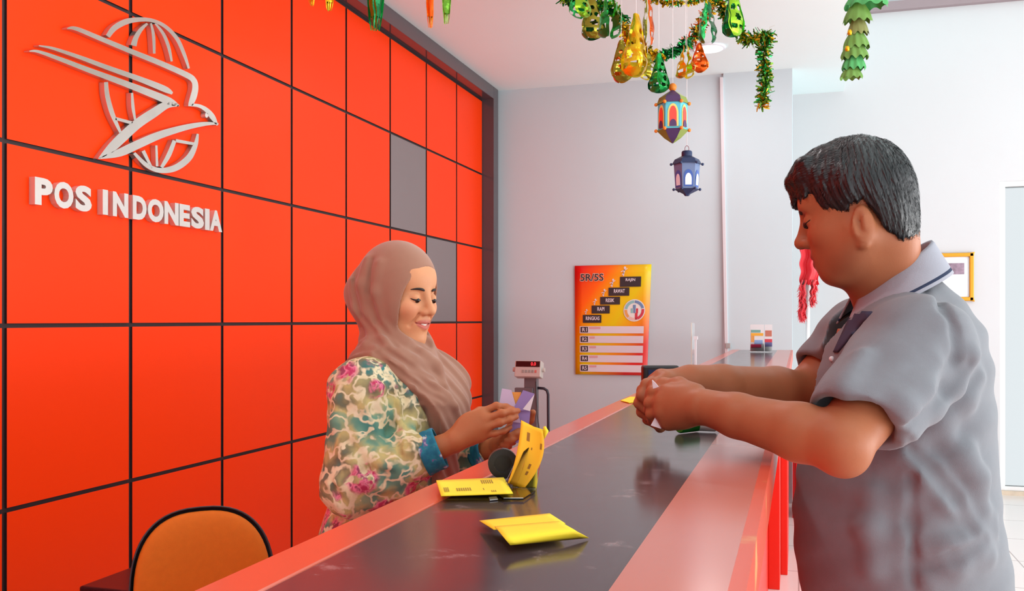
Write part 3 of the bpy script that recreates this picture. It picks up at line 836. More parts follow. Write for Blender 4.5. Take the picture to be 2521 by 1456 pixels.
for sh0, el0, sl0, r0 in ((shL, elL, slL, 0.059), (shR, elR, slR, 0.057)):
    ax = (el0 - sh0) / np.linalg.norm(el0 - sh0)
    if sh0 is shL: ax = ax + _n((0.10, 0, -0.42)); ax /= np.linalg.norm(ax)
    # open cuff: trim the round end, then hollow it
    sh.func('s', (lambda ax, c_: (lambda p: np.where(np.linalg.norm(p - c_, axis=1) < 0.16, -((p - c_) @ ax), 0.2)))(ax, sl0), sl0, 0.14, 0.004)
    sh.cap(sl0 - ax * 0.012, sl0 + ax * 0.06, r0, None, 0.004, 's')
sh.cap(neck_b + _n((0, 0, 0.01)), neck_t, 0.055, 0.06, 0.01, 's')
sh.func('i', lambda p: np.minimum(p[:, 2] - (CAM.z + 0.006 - 0.85 * ((p[:, :2] - neck_b[:2]) @ mf)), 0.098 - np.linalg.norm(p[:, :2] - neck_b[:2] - 0.012 * mf, axis=1)), (0, 0, 0), 9, 0.006)
for pix, r_ in ([[(2236, 1075), (2290, 1010), (2345, 950), (2385, 880)], 0.013], [[(2250, 1085), (2310, 1040), (2370, 985), (2405, 930)], 0.008],
                [[(2232, 1125), (2275, 1165), (2330, 1215), (2385, 1290)], 0.013], [[(2375, 1115), (2395, 1180), (2415, 1250)], 0.009],
                [[(2270, 1365), (2330, 1350), (2390, 1335), (2440, 1305)], 0.014], [[(2290, 1430), (2350, 1395), (2425, 1370)], 0.010],
                [[(2240, 960), (2215, 1000), (2205, 1035)], 0.007], [[(2300, 900), (2270, 960), (2235, 1010)], 0.011], [[(2150, 1210), (2140, 1300), (2150, 1400)], 0.010],
                [[(2330, 1080), (2370, 1140), (2400, 1210)], 0.011], [[(2120, 880), (2080, 960)], 0.008]):
    sh.ridge(pix, r_, 0.030, 0.45)
sh.flush()
for pix, r_ in ([[(2276, 715), (2325, 760), (2355, 820), (2352, 890), (2310, 965), (2244, 1050)], 0.0045], [[(2242, 1085), (2244, 1180), (2246, 1290), (2248, 1440)], 0.0042],
                [[(2250, 1045), (2330, 960), (2390, 900)], 0.010], [[(2244, 1110), (2300, 1160), (2360, 1235), (2400, 1310)], 0.010], [[(2280, 1395), (2350, 1375), (2430, 1335)], 0.011]):
    sh.ridge(pix, r_, 0.014, -0.3, 's')
sh.flush()
def rumple(p):
    x, y, z = p.T
    return 0.0022 * np.sin(x * 34 + z * 47 + 1.3 * np.sin(z * 23)) * np.sin(z * 38 - x * 21 + y * 9) + 0.0012 * np.sin(x * 70 - z * 88)
sh.func('d', rumple, sh_c, 0.6)
zhem = 0.86
xs = axis([(-0.22, 0.46, 0.0042)]); ys = axis([(1.22, 2.10, 0.0045)]); zs = axis([(zhem, 1.46, 0.0042)])
v, q = net(sh, xs, ys, zs)
shirt = np_mesh('polo_shirt', v, q, M_POLO, MAN)

# collar: a folded band round the neck, open at the throat, navy line near its edge
cb = MB()
c_top, c_low = _n(P(2205, 655, 1.655)), _n(P(2212, 705, 1.655))
cf = np.array([mf[0], mf[1], 0]); cl = np.array([mleft[0], mleft[1], 0])
def collar(u, v):
    a = math.radians(24 + 312 * u)                       # 0 = straight ahead of the chest
    ca, sa = math.cos(a), math.sin(a)
    r_in, r_out = 0.068, 0.107 - 0.004 * max(0, ca)
    drop = 0.047 * ca                                    # sits higher at the nape
    def ring(r, z): return _n(P(2196, 700, 1.655)) + cf * (ca * r * 0.90) + cl * (sa * r) + _n((0, 0, z - drop))
    if v < 0.35: t_ = v / 0.35; return ring(r_in - 0.003 + 0.003 * t_, -0.03 + 0.055 * t_)
    if v < 0.45: t_ = (v - 0.35) / 0.1; return ring(r_in + 0.006 * t_, 0.025 + 0.003 * math.sin(t_ * math.pi))
    t_ = (v - 0.45) / 0.55; return ring(r_in + 0.006 + (r_out - r_in - 0.006) * t_, 0.025 - 0.052 * t_)
cb.grid(collar, 60, 20, 0)
nv = 20
for i_, f_ in enumerate(cb.f):
    j_ = i_ // 60
    if j_ == 18: cb.m[i_] = 1
cb.build('collar', [mat('grey rib knit', rgb(156, 156, 166), rough=0.9, spec=0.2, bump=0.3, bscale=500), M_NAVY], MAN, smooth=True, solid=0.003)
# placket and buttons
pk = MB()
def placket(u, v):
    px, py = (2098 - 46 * v) + (50 - 40 * v) * u, 768 + 100 * v
    h_ = sh.hit(px, py, 1.2, 2.2); return h_ - _n(ray(px, py)) * 0.004
pk.grid(placket, 4, 14)
pk.build('placket', mat('navy inner placket', rgb(66, 64, 84), rough=0.9, spec=0.2), MAN, smooth=True, solid=0.003)
h_ = sh.hit(2048, 884, 1.2, 2.2) - _n(ray(2048, 884)) * 0.003
MB().sphere(h_, (0.0048, 0.0048, 0.0048), 0, 14, 8).build('button', mat('pearl button', rgb(222, 222, 226), rough=0.2), MAN, smooth=True)

# trousers and shoes
tr = Sculpt()
tr.loft([(0.60, fx, fy, 0.11, 0.17), (0.80, fx, fy, 0.145, 0.185), (0.93, fx, fy, 0.16, 0.185), (0.97, fx, fy, 0.155, 0.18)], mf, 0.0)
for an, s_ in zip(feet, (1, -1)):
    hp = np.array([fx + mleft[0] * 0.095 * s_, fy + mleft[1] * 0.095 * s_, 0.88])
    tr.chain([hp, hp + _n((-0.02, 0, -0.42)), _n((an[0], an[1], 0.07))], [0.098, 0.080, 0.068], 0.03)
def crotch(p): return np.maximum(np.abs((p[:, :2] - np.array([fx, fy])) @ mleft) - 0.012, p[:, 2] - 0.78)
tr.func('s', crotch, (fx, fy, 0.4), 0.6, 0.03)
tr.func('i', lambda p: 0.035 - p[:, 2], (0, 0, 0), 9, 0.0)
v, q = net(tr, axis([(fx - 0.24, fx + 0.26, 0.012)]), axis([(fy - 0.3, fy + 0.3, 0.012)]), axis([(0.0, 1.02, 0.014)]))
np_mesh('trousers', v, q, mat('dark trousers', rgb(46, 46, 56), rough=0.85, noise=0.1, nscale=40), MAN)
for an in feet:
    so = Sculpt(); so.ell((an[0] - 0.07, an[1], 0.045), (0.135, 0.050, 0.045), None, 0); so.ell((an[0] + 0.01, an[1], 0.06), (0.055, 0.048, 0.05), None, 0.03)
    so.func('i', lambda p: -p[:, 2] + 0.002, (0, 0, 0), 9, 0.004)
    v, q = net(so, axis([(an[0] - 0.23, an[0] + 0.1, 0.008)]), axis([(an[1] - 0.08, an[1] + 0.08, 0.008)]), axis([(-0.006, 0.13, 0.008)]))
    np_mesh('shoe', v, q, mat('black shoe', rgb(24, 22, 22), rough=0.35), MAN)
# ================================================================ the clerk
WOM = thing('person', 'woman in a brown headscarf and flowered blouse holding a leaflet behind the counter', 'person', (-0.95, 2.05, 0.0))
SK_W = skin_material('warm skin', rgb(206, 134, 98))
wf = _n((0.975, -0.22)); wf /= np.linalg.norm(wf); wleft = np.array([-wf[1], wf[0]])
HW = Head(P(983, 724, 2.20), (0.962, -0.27, -0.13), 0.97)
DW = 2.20
tc_ = _n(P(985, 905, DW))
L3 = np.array([wleft[0], wleft[1], 0]); F3 = np.array([wf[0], wf[1], 0])
shR_ = tc_ - L3 * 0.152 + _n((0, 0, -0.040)); shL_ = tc_ + L3 * 0.152 + _n((0, 0, -0.040))
elR_, wrR_ = _n(P(862, 1198, 2.02)), _n(P(1112, 1090, 2.03))
elL_, wrL_ = _n(P(1085, 1165, 2.38)), _n(P(1232, 1098, 2.20))
def wrow(z, off, a, b): return (z, tc_[0] + wf[0] * off, tc_[1] + wf[1] * off, a, b)
wrows = [wrow(0.62, -0.01, 0.165, 0.215), wrow(0.80, -0.015, 0.160, 0.210), wrow(0.90, -0.02, 0.150, 0.198), wrow(1.02, -0.005, 0.118, 0.165), wrow(1.10, 0.005, 0.122, 0.160),
         wrow(1.19, 0.016, 0.120, 0.162), wrow(1.245, 0.000, 0.098, 0.162), wrow(1.285, -0.010, 0.076, 0.118), wrow(1.325, -0.014, 0.058, 0.066)]
wb = Sculpt()
sculpt_head(HW, wb, fem=True, ears=False, smile=1.0, eyes_open=0.1)
nb = tc_ + _n((0, 0, 0.03)) - F3 * 0.012
wb.cap(HW.w((-0.03, 0, -0.06)), nb, 0.048, 0.052, 0.03)
wb.loft([(r[0], r[1], r[2], r[3] * 0.86, r[4] * 0.88) for r in wrows], wf, 0.03)
arm(wb, shR_, elR_, wrR_, (0.046, 0.038, 0.037, 0.029, 0.0245))
arm(wb, shL_, elL_, wrL_, (0.046, 0.038, 0.037, 0.029, 0.0245))
hand(wb, (1112, 1090, 2.03), [(1182, 1016, 2.062), (1190, 1034, 2.052), (1191, 1055, 2.048), (1182, 1076, 2.050)],
     [[(1222, 1000, 2.068), (1246, 1003, 2.082), (1262, 1008, 2.092)], [(1234, 1018, 2.056), (1258, 1014, 2.072), (1275, 1012, 2.086)],
      [(1230, 1042, 2.052), (1254, 1034, 2.066), (1271, 1027, 2.080)], [(1218, 1068, 2.056), (1240, 1062, 2.068), (1256, 1053, 2.080)]],
     [(1150, 1062, 2.07), (1190, 1052, 2.11), (1222, 1040, 2.125), (1246, 1030, 2.122)], 0.0118, (0.0078, 0.0080, 0.0076, 0.0066), wr_r=0.022)
wb.ell(_n(P(1158, 1052, 2.045)), (0.042, 0.014, 0.033), frame_of(_n(P(1190, 1040, 2.06)) - _n(P(1112, 1090, 2.03))), 0.014)
hand(wb, (1232, 1098, 2.20), [(1262, 1048, 2.155), (1256, 1064, 2.145), (1248, 1078, 2.145), (1240, 1090, 2.150)],
     [[(1282, 1056, 2.12), (1270, 1068, 2.105), (1256, 1072, 2.10)], [(1274, 1074, 2.115), (1260, 1084, 2.10), (1246, 1086, 2.098)],
      [(1262, 1088, 2.118), (1248, 1096, 2.104), (1236, 1096, 2.102)], [(1252, 1100, 2.125), (1240, 1106, 2.114), (1230, 1104, 2.112)]],
     [(1262, 1072, 2.18), (1288, 1052, 2.155), (1304, 1034, 2.135), (1312, 1016, 2.122)], 0.0112, (0.0076, 0.0078, 0.0074, 0.0064), wr_r=0.022)
wfeet = []
for s_ in (1, -1):
    hp = np.array([tc_[0] - 0.02, tc_[1], 0.84]) + L3 * 0.085 * s_; an = np.array([hp[0], hp[1], 0.08]); wb.chain([hp, (hp + an) / 2, an], [0.085, 0.055, 0.036], 0.03)
    f_ = an + F3 * 0.055; f_[2] = 0.045; wb.ell(f_, (0.10, 0.036, 0.032), frame_of(F3), 0.03); wfeet.append(an)
xs = axis([(-1.32, -0.98, 0.006), (-0.98, -0.52, 0.0022)]); ys = axis([(1.66, 2.14, 0.0024), (2.14, 2.45, 0.005)])
zs = axis([(0.0, 0.95, 0.014), (0.95, 1.04, 0.005), (1.04, 1.24, 0.0021), (1.24, 1.31, 0.005), (1.31, 1.46, 0.0019), (1.46, 1.62, 0.006)])
v, q = net(wb, xs, ys, zs)
tone = face_tones(HW, v, rgb(216, 152, 110), rgb(194, 106, 92), cheek=rgb(224, 144, 112), smile=1.0)
low_ = np.clip((1.30 - v[:, 2]) / 0.05, 0, 1)[:, None]; tone = tone * (1 - low_) + _n(rgb(178, 104, 64)[:3]) * low_          # darker tone on the hands and forearms
np_mesh('body', v, q, SK_W, WOM, tone)
for y in (-1, 1):
    brow(HW, WOM, M_BROW, y, 0.0032); lash(HW, WOM, M_BROW, y, -0.0010, 0.0019); eyeball(HW, WOM, [M_EYEW, M_IRIS], y, 0.0116)
# teeth showing in the smile
tb = MB()
tb.grid(lambda u, v: HW.w((0.0868 - 0.010 * (2 * u - 1) ** 2, 0.017 * (2 * u - 1), -0.0605 + 0.003 * (2 * u - 1) ** 2 - 0.006 * v)), 16, 3)
tb.build('teeth', mat('teeth', rgb(226, 214, 202), rough=0.25), WOM, smooth=True, solid=0.002)

# ---- blouse
M_BAT = mat('batik cloth', rgb(220, 205, 165), rough=0.75, spec=0.25)
nt, N, L, bs = nodes(M_BAT)
tc = N.new('ShaderNodeTexCoord'); mp = N.new('ShaderNodeMapping'); L.new(tc.outputs['Object'], mp.inputs['Vector'])
wn = N.new('ShaderNodeTexNoise'); wn.inputs['Scale'].default_value = 16; wn.inputs['Detail'].default_value = 3; L.new(mp.outputs['Vector'], wn.inputs['Vector'])
wv = N.new('ShaderNodeVectorMath'); wv.operation = 'SCALE'; wv.inputs['Scale'].default_value = 0.055; L.new(wn.outputs['Color'], wv.inputs[0])
ad = N.new('ShaderNodeVectorMath'); ad.operation = 'ADD'; L.new(mp.outputs['Vector'], ad.inputs[0]); L.new(wv.outputs['Vector'], ad.inputs[1])
def noise_n(scale, detail=2.0, src=None):
    n_ = N.new('ShaderNodeTexNoise'); n_.inputs['Scale'].default_value = scale; n_.inputs['Detail'].default_value = detail
    L.new((src or ad).outputs['Vector'], n_.inputs['Vector']); return n_
def ramp(sock, stops, interp='LINEAR'):
    r_ = N.new('ShaderNodeValToRGB'); r_.color_ramp.interpolation = interp; e = r_.color_ramp.elements
    while len(e) < len(stops): e.new(0.5)
    for k_, (p_, c_) in enumerate(stops): e[k_].position = p_; e[k_].color = c_
    L.new(sock, r_.inputs['Fac']); return r_
def mixn(fac, a, b):
    m_ = N.new('ShaderNodeMix'); m_.data_type = 'RGBA'; L.new(fac, m_.inputs['Factor']); L.new(a, m_.inputs['A']); L.new(b, m_.inputs['B']); return m_
W1, K0 = (1, 1, 1, 1), (0, 0, 0, 1)
ground = ramp(noise_n(9, 3).outputs['Fac'], [(0.30, rgb(60, 128, 122)), (0.42, rgb(112, 152, 128)), (0.50, rgb(198, 182, 120)), (0.60, rgb(120, 118, 92)), (0.70, rgb(52, 122, 120))])
lines = ramp(noise_n(32, 1.5).outputs['Fac'], [(0.40, K0), (0.445, W1), (0.50, W1), (0.545, K0)])
m1 = mixn(lines.outputs['Color'], ground.outputs['Color'], ramp(noise_n(40).outputs['Fac'], [(0.3, rgb(232, 218, 184)), (0.7, rgb(216, 200, 158))]).outputs['Color'])
vo = N.new('ShaderNodeTexVoronoi'); vo.inputs['Scale'].default_value = 10.5; L.new(ad.outputs['Vector'], vo.inputs['Vector'])
fl = ramp(vo.outputs['Distance'], [(0.30, W1), (0.40, K0)])
pet = ramp(noise_n(60, 2).outputs['Fac'], [(0.38, rgb(188, 60, 98)), (0.52, rgb(230, 130, 156)), (0.62, rgb(150, 70, 96))])
sel = N.new('ShaderNodeSeparateColor'); L.new(vo.outputs['Color'], sel.inputs['Color'])
isp = N.new('ShaderNodeMath'); isp.operation = 'GREATER_THAN'; isp.inputs[1].default_value = 0.15; L.new(sel.outputs['Red'], isp.inputs[0])
gate = N.new('ShaderNodeMath'); gate.operation = 'MULTIPLY'; L.new(fl.outputs['Color'], gate.inputs[0]); L.new(isp.outputs['Value'], gate.inputs[1])
rag = N.new('ShaderNodeMath'); rag.operation = 'MULTIPLY'; L.new(gate.outputs['Value'], rag.inputs[0]); L.new(ramp(noise_n(45, 3).outputs['Fac'], [(0.40, K0), (0.50, W1)]).outputs['Color'], rag.inputs[1])
m2 = mixn(rag.outputs['Value'], m1.outputs['Result'], pet.outputs['Color'])
L.new(m2.outputs['Result'], bs.inputs['Base Color'])
bl = Sculpt()
bl.loft(wrows, wf, 0.0)
bl.cap(shR_ + _n((0, 0, -0.004)), shL_ + _n((0, 0, -0.004)), 0.050, None, 0.06)
def sleeve(el, wr, sh0, cuff):
    ax = (wr - el) / np.linalg.norm(wr - el); end = el + (wr - el) * cuff
    mid = el + (wr - el) * 0.45
    bl.chain([sh0, el, mid, end], [0.064, 0.058, 0.052, 0.043], 0.03)
    return ax, end
axR, endR = sleeve(elR_, wrR_, shR_, 0.86); axL, endL = sleeve(elL_, wrL_, shL_, 0.86)
for ax, end in ((axR, endR), (axL, endL)):
    bl.func('s', (lambda ax, c_: (lambda p: np.where(np.linalg.norm(p - c_, axis=1) < 0.13, -((p - c_) @ ax), 0.2)))(ax, end), end, 0.12, 0.003)
    bl.cap(end - ax * 0.03, end + ax * 0.06, 0.035, None, 0.003, 's')
for pix, r_ in ([[(962, 930), (980, 1000), (992, 1080), (985, 1130)], 0.008], [[(1000, 960), (1012, 1040), (1010, 1110)], 0.008], [[(880, 1080), (920, 1130), (965, 1150)], 0.008],
                [[(860, 1120), (890, 1180), (940, 1200)], 0.007], [[(835, 960), (830, 1040), (845, 1120)], 0.008], [[(820, 1190), (850, 1260), (900, 1290)], 0.008],
                [[(930, 1240), (990, 1215), (1050, 1190)], 0.006], [[(905, 900), (930, 960), (938, 1040)], 0.006], [[(900, 1010), (925, 1070), (930, 1110)], 0.006]):
    bl.ridge(pix, r_, 0.022, 0.35, d0=1.6)
bl.flush()
for pix, r_ in ([[(955, 920), (968, 1000), (978, 1090), (990, 1140)], 0.006], [[(900, 1160), (960, 1165)], 0.005], [[(812, 1180), (840, 1240)], 0.006], [[(985, 940), (1000, 1010), (1002, 1100)], 0.005]):
    bl.ridge(pix, r_, 0.012, -0.3, 's', d0=1.6)
bl.flush()
def rumple_w(p):
    x, y, z = p.T
    return 0.0020 * np.sin(x * 44 + z * 60 + 1.5 * np.sin(z * 31)) * np.sin(z * 52 - x * 27 + y * 19) + 0.0010 * np.sin(x * 90 - z * 105)
bl.func('d', rumple_w, tc_, 0.7)
v, q = net(bl, axis([(-1.34, -0.52, 0.0042)]), axis([(1.74, 2.50, 0.0042)]), axis([(0.60, 1.0, 0.008), (1.0, 1.36, 0.0040)]))
np_mesh('blouse', v, q, M_BAT, WOM)
# cuffs: turquoise bands at the ends of the sleeves
M_CUFF = mat('turquoise batik band', rgb(20, 116, 140), rough=0.75)
nt, N, L, bs = nodes(M_CUFF)
tc = N.new('ShaderNodeTexCoord'); ad = tc
no = N.new('ShaderNodeTexNoise'); no.inputs['Scale'].default_value = 55; L.new(tc.outputs['Object'], no.inputs['Vector'])
rp = ramp(no.outputs['Fac'], [(0.40, rgb(18, 104, 132)), (0.56, rgb(28, 128, 148)), (0.62, rgb(120, 90, 150)), (0.68, rgb(180, 200, 200))]); L.new(rp.outputs['Color'], bs.inputs['Base Color'])
for ax, end in ((axR, endR), (axL, endL)):
    cf_ = MB(); a_, b_ = Vector(end - ax * 0.036), Vector(end + ax * 0.006)
    n_ = 8
    cf_.tube([a_ + (b_ - a_) * (i / n_) for i in range(n_ + 1)], [0.0462 - 0.0016 * (i / n_) + 0.0008 * math.sin(i * 2.1) for i in range(n_ + 1)], 40, cap=False)
    cf_.build('cuff', M_CUFF, WOM, smooth=True, solid=0.003)
# long skirt and shoes
sk = MB()
def skirt(u, v):
    a = 2 * math.pi * u; z = 0.72 - 0.66 * v; r = 1 + 0.03 * math.sin(a * 9) * v
    p = tc_ + F3 * (math.cos(a) * (0.150 + 0.03 * v) * r - 0.012) + L3 * (math.sin(a) * (0.195 + 0.02 * v) * r); p[2] = z; return p
sk.grid(skirt, 72, 10); sk.build('skirt', mat('dark long skirt', rgb(40, 44, 56), rough=0.85), WOM, smooth=True, solid=0.004)
for an in wfeet:
    so = Sculpt(); c_ = an + F3 * 0.06; c_[2] = 0.04; so.ell(c_, (0.125, 0.043, 0.040), frame_of(F3), 0.0); so.func('i', lambda p: 0.002 - p[:, 2], (0, 0, 0), 9, 0.003)
    v, q = net(so, axis([(an[0] - 0.2, an[0] + 0.24, 0.008)]), axis([(an[1] - 0.2, an[1] + 0.2, 0.008)]), axis([(-0.006, 0.11, 0.008)]))
    np_mesh('shoe', v, q, mat('black shoe'), WOM)

# ---- headscarf: cap, gathered bun, throat wrap and the shawl over the chest
M_HIJ = mat('brown crepe', rgb(160, 116, 96), rough=0.85, spec=0.2, noise=0.05, nscale=50, bump=0.12, bscale=900, sheen=0.25)
hj = Sculpt()
HW.ell(hj, (-0.012, 0, 0.030), (0.101, 0.087, 0.098), 0.0)
HW.ell(hj, (0.030, 0, -0.030), (0.060, 0.078, 0.088), 0.03)
HW.ell(hj, (-0.094, 0.0, -0.012), (0.062, 0.062, 0.055), 0.05)
HW.cap(hj, (-0.045, 0, -0.05), (-0.020, 0, -0.15), 0.060, 0.056, 0.05)
hj.cap(HW.w((-0.010, 0, -0.125)), nb + F3 * 0.024, 0.054, 0.060, 0.04)
hj.cap(nb - F3 * 0.01, nb + F3 * 0.03 + _n((0, 0, -0.02)), 0.062, 0.070, 0.03)
# face opening
def opening(p):
    q = HW.loc(p); x, y, z = q.T
    rr = np.sqrt((y / 0.0650) ** 2 + ((z + 0.022) / np.where(z > -0.022, 0.092, 0.108)) ** 2)
    return np.maximum((rr - 1) * 0.06, 0.012 - x) * HW.S
hj.func('s', opening, HW.w((0.06, 0, -0.02)), 0.16, 0.006)
# shawl: a layer over the blouse bounded on the near side by a slanting edge
bl_d = Sculpt(); bl_d.loft(wrows, wf, 0.0); bl_d.cap(shR_ + _n((0, 0, -0.008)), shL_ + _n((0, 0, -0.008)), 0.052, None, 0.06)
def shawl(p):
    r_ = p - tc_; f_ = r_ @ F3; l_ = r_ @ L3; z = r_[:, 2]
    d = bl_d.ev(p) - 0.016 - 0.0035 * np.sin(l_ * 90 + z * 62) - 0.002 * np.sin(l_ * 170 + z * 140)
    edge = -(l_ + 0.104 + 0.46 * np.minimum(z, 0.03) * (z > -0.3))          # near-side border slants toward the middle of the chest
    low = (-0.152 - 0.10 * np.clip(l_ + 0.0, -0.1, 0.1)) - z
    tail = np.maximum(np.maximum(np.abs(l_ - 0.012) - 0.044, -0.30 - z), 0.04 - f_)
    front = -0.02 - f_
    reg = np.maximum(np.maximum(edge, low), np.where(z > 0.0, -0.09 - f_, front))
    reg = np.minimum(reg, tail)
    return np.maximum(d, reg * 0.8)
hj.func('u', shawl, tc_, 0.4, 0.018)
for pix, r_ in ([[(905, 640), (890, 700), (905, 770), (950, 840), (1000, 880)], 0.006], [[(870, 690), (880, 760), (920, 830), (985, 885)], 0.006], [[(935, 650), (925, 720), (945, 800), (1000, 850)], 0.005],
                [[(900, 850), (960, 900), (1020, 950), (1080, 985), (1120, 1000)], 0.007], [[(930, 860), (1000, 905), (1060, 940), (1105, 975)], 0.007], [[(960, 860), (1020, 890), (1070, 905)], 0.006],
                [[(920, 880), (975, 950), (1030, 1000)], 0.006], [[(1040, 870), (1075, 900), (1095, 950)], 0.006]):
    hj.ridge(pix, r_, 0.022, 0.3, d0=1.6)
hj.flush()
for pix, r_ in ([[(880, 650), (868, 710), (885, 780), (935, 850)], 0.004], [[(915, 640), (908, 720), (925, 790), (975, 850)], 0.004], [[(925, 870), (980, 915), (1040, 955), (1095, 990)], 0.005],
                [[(950, 862), (1010, 900), (1065, 928), (1095, 955)], 0.004], [[(1040, 1010), (1042, 1080)], 0.005], [[(1075, 1010), (1080, 1080)], 0.005]):
    hj.ridge(pix, r_, 0.012, -0.2, 's', d0=1.6)
hj.flush()
v, q = net(hj, axis([(-1.16, -0.66, 0.0030)]), axis([(1.76, 2.32, 0.0032)]), axis([(0.97, 1.28, 0.0034), (1.28, 1.58, 0.0027)]))
np_mesh('headscarf', v, q, M_HIJ, WOM)
# ================================================================ wall sign and emblem on the red panels
M_STEEL = mat('brushed sign metal', rgb(216, 210, 204), rough=0.32, metal=0.55, noise=0.05, nscale=30)
M_STEELP = mat('polished sign metal', rgb(204, 198, 190), rough=0.2, metal=0.75, noise=0.12, nscale=12)
XS = X_PANEL + 0.024
sg = thing('wall_sign', 'raised silver letters spelling POS INDONESIA on the red panel wall', 'sign', onX(310, 505, X_PANEL))
for ch, x0, x1 in (('P', 86, 130), ('O', 134, 181), ('S', 186, 226), ('I', 253, 266), ('N', 278, 316), ('D', 327, 361), ('O', 364, 403), ('N', 405, 440), ('E', 442, 468), ('S', 471, 502), ('I', 505, 516), ('A', 517, 547)):
    m = MB()
    def put(u, v, x0=x0, x1=x1):
        px = x0 + (x1 - x0) * u; k_ = (px - 86) / 460.0
        return onX(px, (503 + 69 * k_) * (1 - v) + (435 + 86 * k_) * v, XS)
    lettering(m, ch, put, (-0.024, 0, 0), offset=0.050)
    o_ = m.build('letter', M_STEEL, sg); o_['label'] = 'letter ' + ch
em = thing('wall_emblem', 'silver emblem of a swift bird crossing a globe above the wall lettering', 'emblem', onX(320, 240, X_PANEL))
def zp(x, y): return onX(x / 2.275, y / 2.275, XS)
EM = {'bird_outline': [
        [(376, 160, 6), (425, 160, 22), (560, 215, 26), (740, 290, 28), (900, 355, 30), (1045, 420, 32), (1086, 452, 32), (1094, 495, 34), (1082, 548, 36), (1066, 588, 26)],
        [(1055, 588, 14), (1110, 592, 18), (1155, 615, 24), (1190, 655, 30), (1218, 702, 10)],
        [(1224, 694, 8), (1150, 694, 22), (1040, 714, 32), (900, 755, 42), (780, 806, 48), (670, 856, 44), (552, 889, 6)],
        [(1002, 590, 12), (935, 588, 40), (862, 632, 52), (770, 694, 54), (685, 770, 56), (620, 832, 48), (552, 889, 6)]],
      'wing_bar': [[(218, 256, 6), (300, 272, 16), (450, 322, 22), (600, 378, 26), (780, 442, 30), (920, 498, 34), (966, 524, 14)]],
      'wing_bar ': [[(165, 287, 6), (215, 289, 16), (350, 336, 24), (500, 394, 28), (700, 468, 34), (850, 526, 40), (950, 568, 40), (1003, 594, 8)]]}
for nm, ss in EM.items():
    m = MB()
    for s_ in ss: stroke_solid(m, s_, zp, (-0.023, 0, 0))
    m.build(nm.strip(), M_STEELP, em)
for s_ in ([(604, 204, 26), (640, 158, 32), (700, 124, 32), (770, 110, 26), (850, 114, 20), (925, 148, 20), (990, 215, 22), (1032, 305, 20), (1058, 384, 12)],
           [(826, 132, 12), (790, 165, 22), (762, 210, 28), (748, 256, 34)], [(846, 130, 10), (860, 200, 18), (864, 300, 14)], [(870, 132, 10), (915, 190, 18), (945, 265, 18), (962, 344, 12)],
           [(594, 460, 22), (602, 540, 26), (630, 640, 26), (676, 745, 14)], [(740, 520, 12), (745, 600, 18), (757, 672, 12)], [(648, 664, 16), (742, 690, 18)],
           [(1108, 750, 12), (1094, 815, 26), (1055, 888, 36), (980, 942, 36), (895, 955, 28), (820, 925, 24), (752, 858, 16)],
           [(978, 788, 22), (945, 870, 26), (905, 938, 18)], [(876, 815, 12), (880, 932, 14)], [(802, 845, 20), (832, 905, 16), (852, 942, 10)], [(985, 788, 18), (1085, 806, 16)]):
    m = MB(); stroke_solid(m, s_, zp, (-0.023, 0, 0)); m.build('globe_arc', M_STEELP, em)
m = MB(); m.prism([zp(1158 + 9 * math.cos(a), 645 + 15 * math.sin(a)) for a in [math.pi * k / 8 for k in range(16)]], (-0.023, 0, 0)); m.build('eye', M_STEEL, em)

# ================================================================ poster on the back wall
YP = Y_BACK - 0.012
def quad_map(c, Y):
    (ax, ay), (bx, by), (cx, cy), (dx, dy) = c      # TL TR BR BL
    def fn(u, v, off=0.0):                          # v = 0 at the top
        px = (ax * (1 - u) + bx * u) * (1 - v) + (dx * (1 - u) + cx * u) * v
        py = (ay * (1 - u) + by * u) * (1 - v) + (dy * (1 - u) + cy * u) * v
        return onY(px, py, Y - off)
    return fn
PM = quad_map(((1415, 655), (1604, 651), (1593, 925), (1417, 922)), YP)
po = thing('poster', 'red orange and yellow 5R/5S poster with black steps on the grey back wall', 'poster', PM(0.5, 0.5))
M_POST = mat('poster print', rgb(240, 140, 30), rough=0.35)
nt, N, L, bs = nodes(M_POST)
tc = N.new('ShaderNodeTexCoord'); sx = N.new('ShaderNodeSeparateXYZ'); L.new(tc.outputs['Generated'], sx.inputs['Vector'])
inv = N.new('ShaderNodeMath'); inv.operation = 'SUBTRACT'; inv.inputs[0].default_value = 1.0; L.new(sx.outputs['Z'], inv.inputs[1])
sm = N.new('ShaderNodeMath'); sm.operation = 'ADD'; L.new(sx.outputs['X'], sm.inputs[0]); L.new(inv.outputs['Value'], sm.inputs[1])
hf = N.new('ShaderNodeMath'); hf.operation = 'MULTIPLY'; hf.inputs[1].default_value = 0.5; L.new(sm.outputs['Value'], hf.inputs[0])
rp = ramp(hf.outputs['Value'], [(0.06, rgb(232, 28, 26)), (0.24, rgb(255, 104, 10)), (0.40, rgb(242, 186, 8)), (0.52, rgb(232, 204, 6)), (0.66, rgb(246, 150, 20)), (0.82, rgb(226, 44, 40))])
L.new(rp.outputs['Color'], bs.inputs['Base Color'])
m = MB(); m.grid(lambda u, v: PM(u, v, 0.004 * math.sin(u * 3.1) * v), 10, 14); m.build('sheet', M_POST, po, smooth=True, solid=0.002)
M_BLK = mat('printed black', rgb(52, 44, 48), rough=0.45); M_WHT = mat('printed white', rgb(226, 218, 224), rough=0.5); M_PNK = mat('printed pink', rgb(222, 168, 172), rough=0.5)
def zu(x, y): return ((x - 166) / 852.0, (y - 152) / 1232.0)
def prect(m, x0, y0, x1, y1, off, mi=0):
    a, b = zu(x0, y0), zu(x1, y1)
    m.add([PM(a[0], a[1], off), PM(b[0], a[1], off), PM(b[0], b[1], off), PM(a[0], b[1], off)], [(3, 2, 1, 0)], mi)
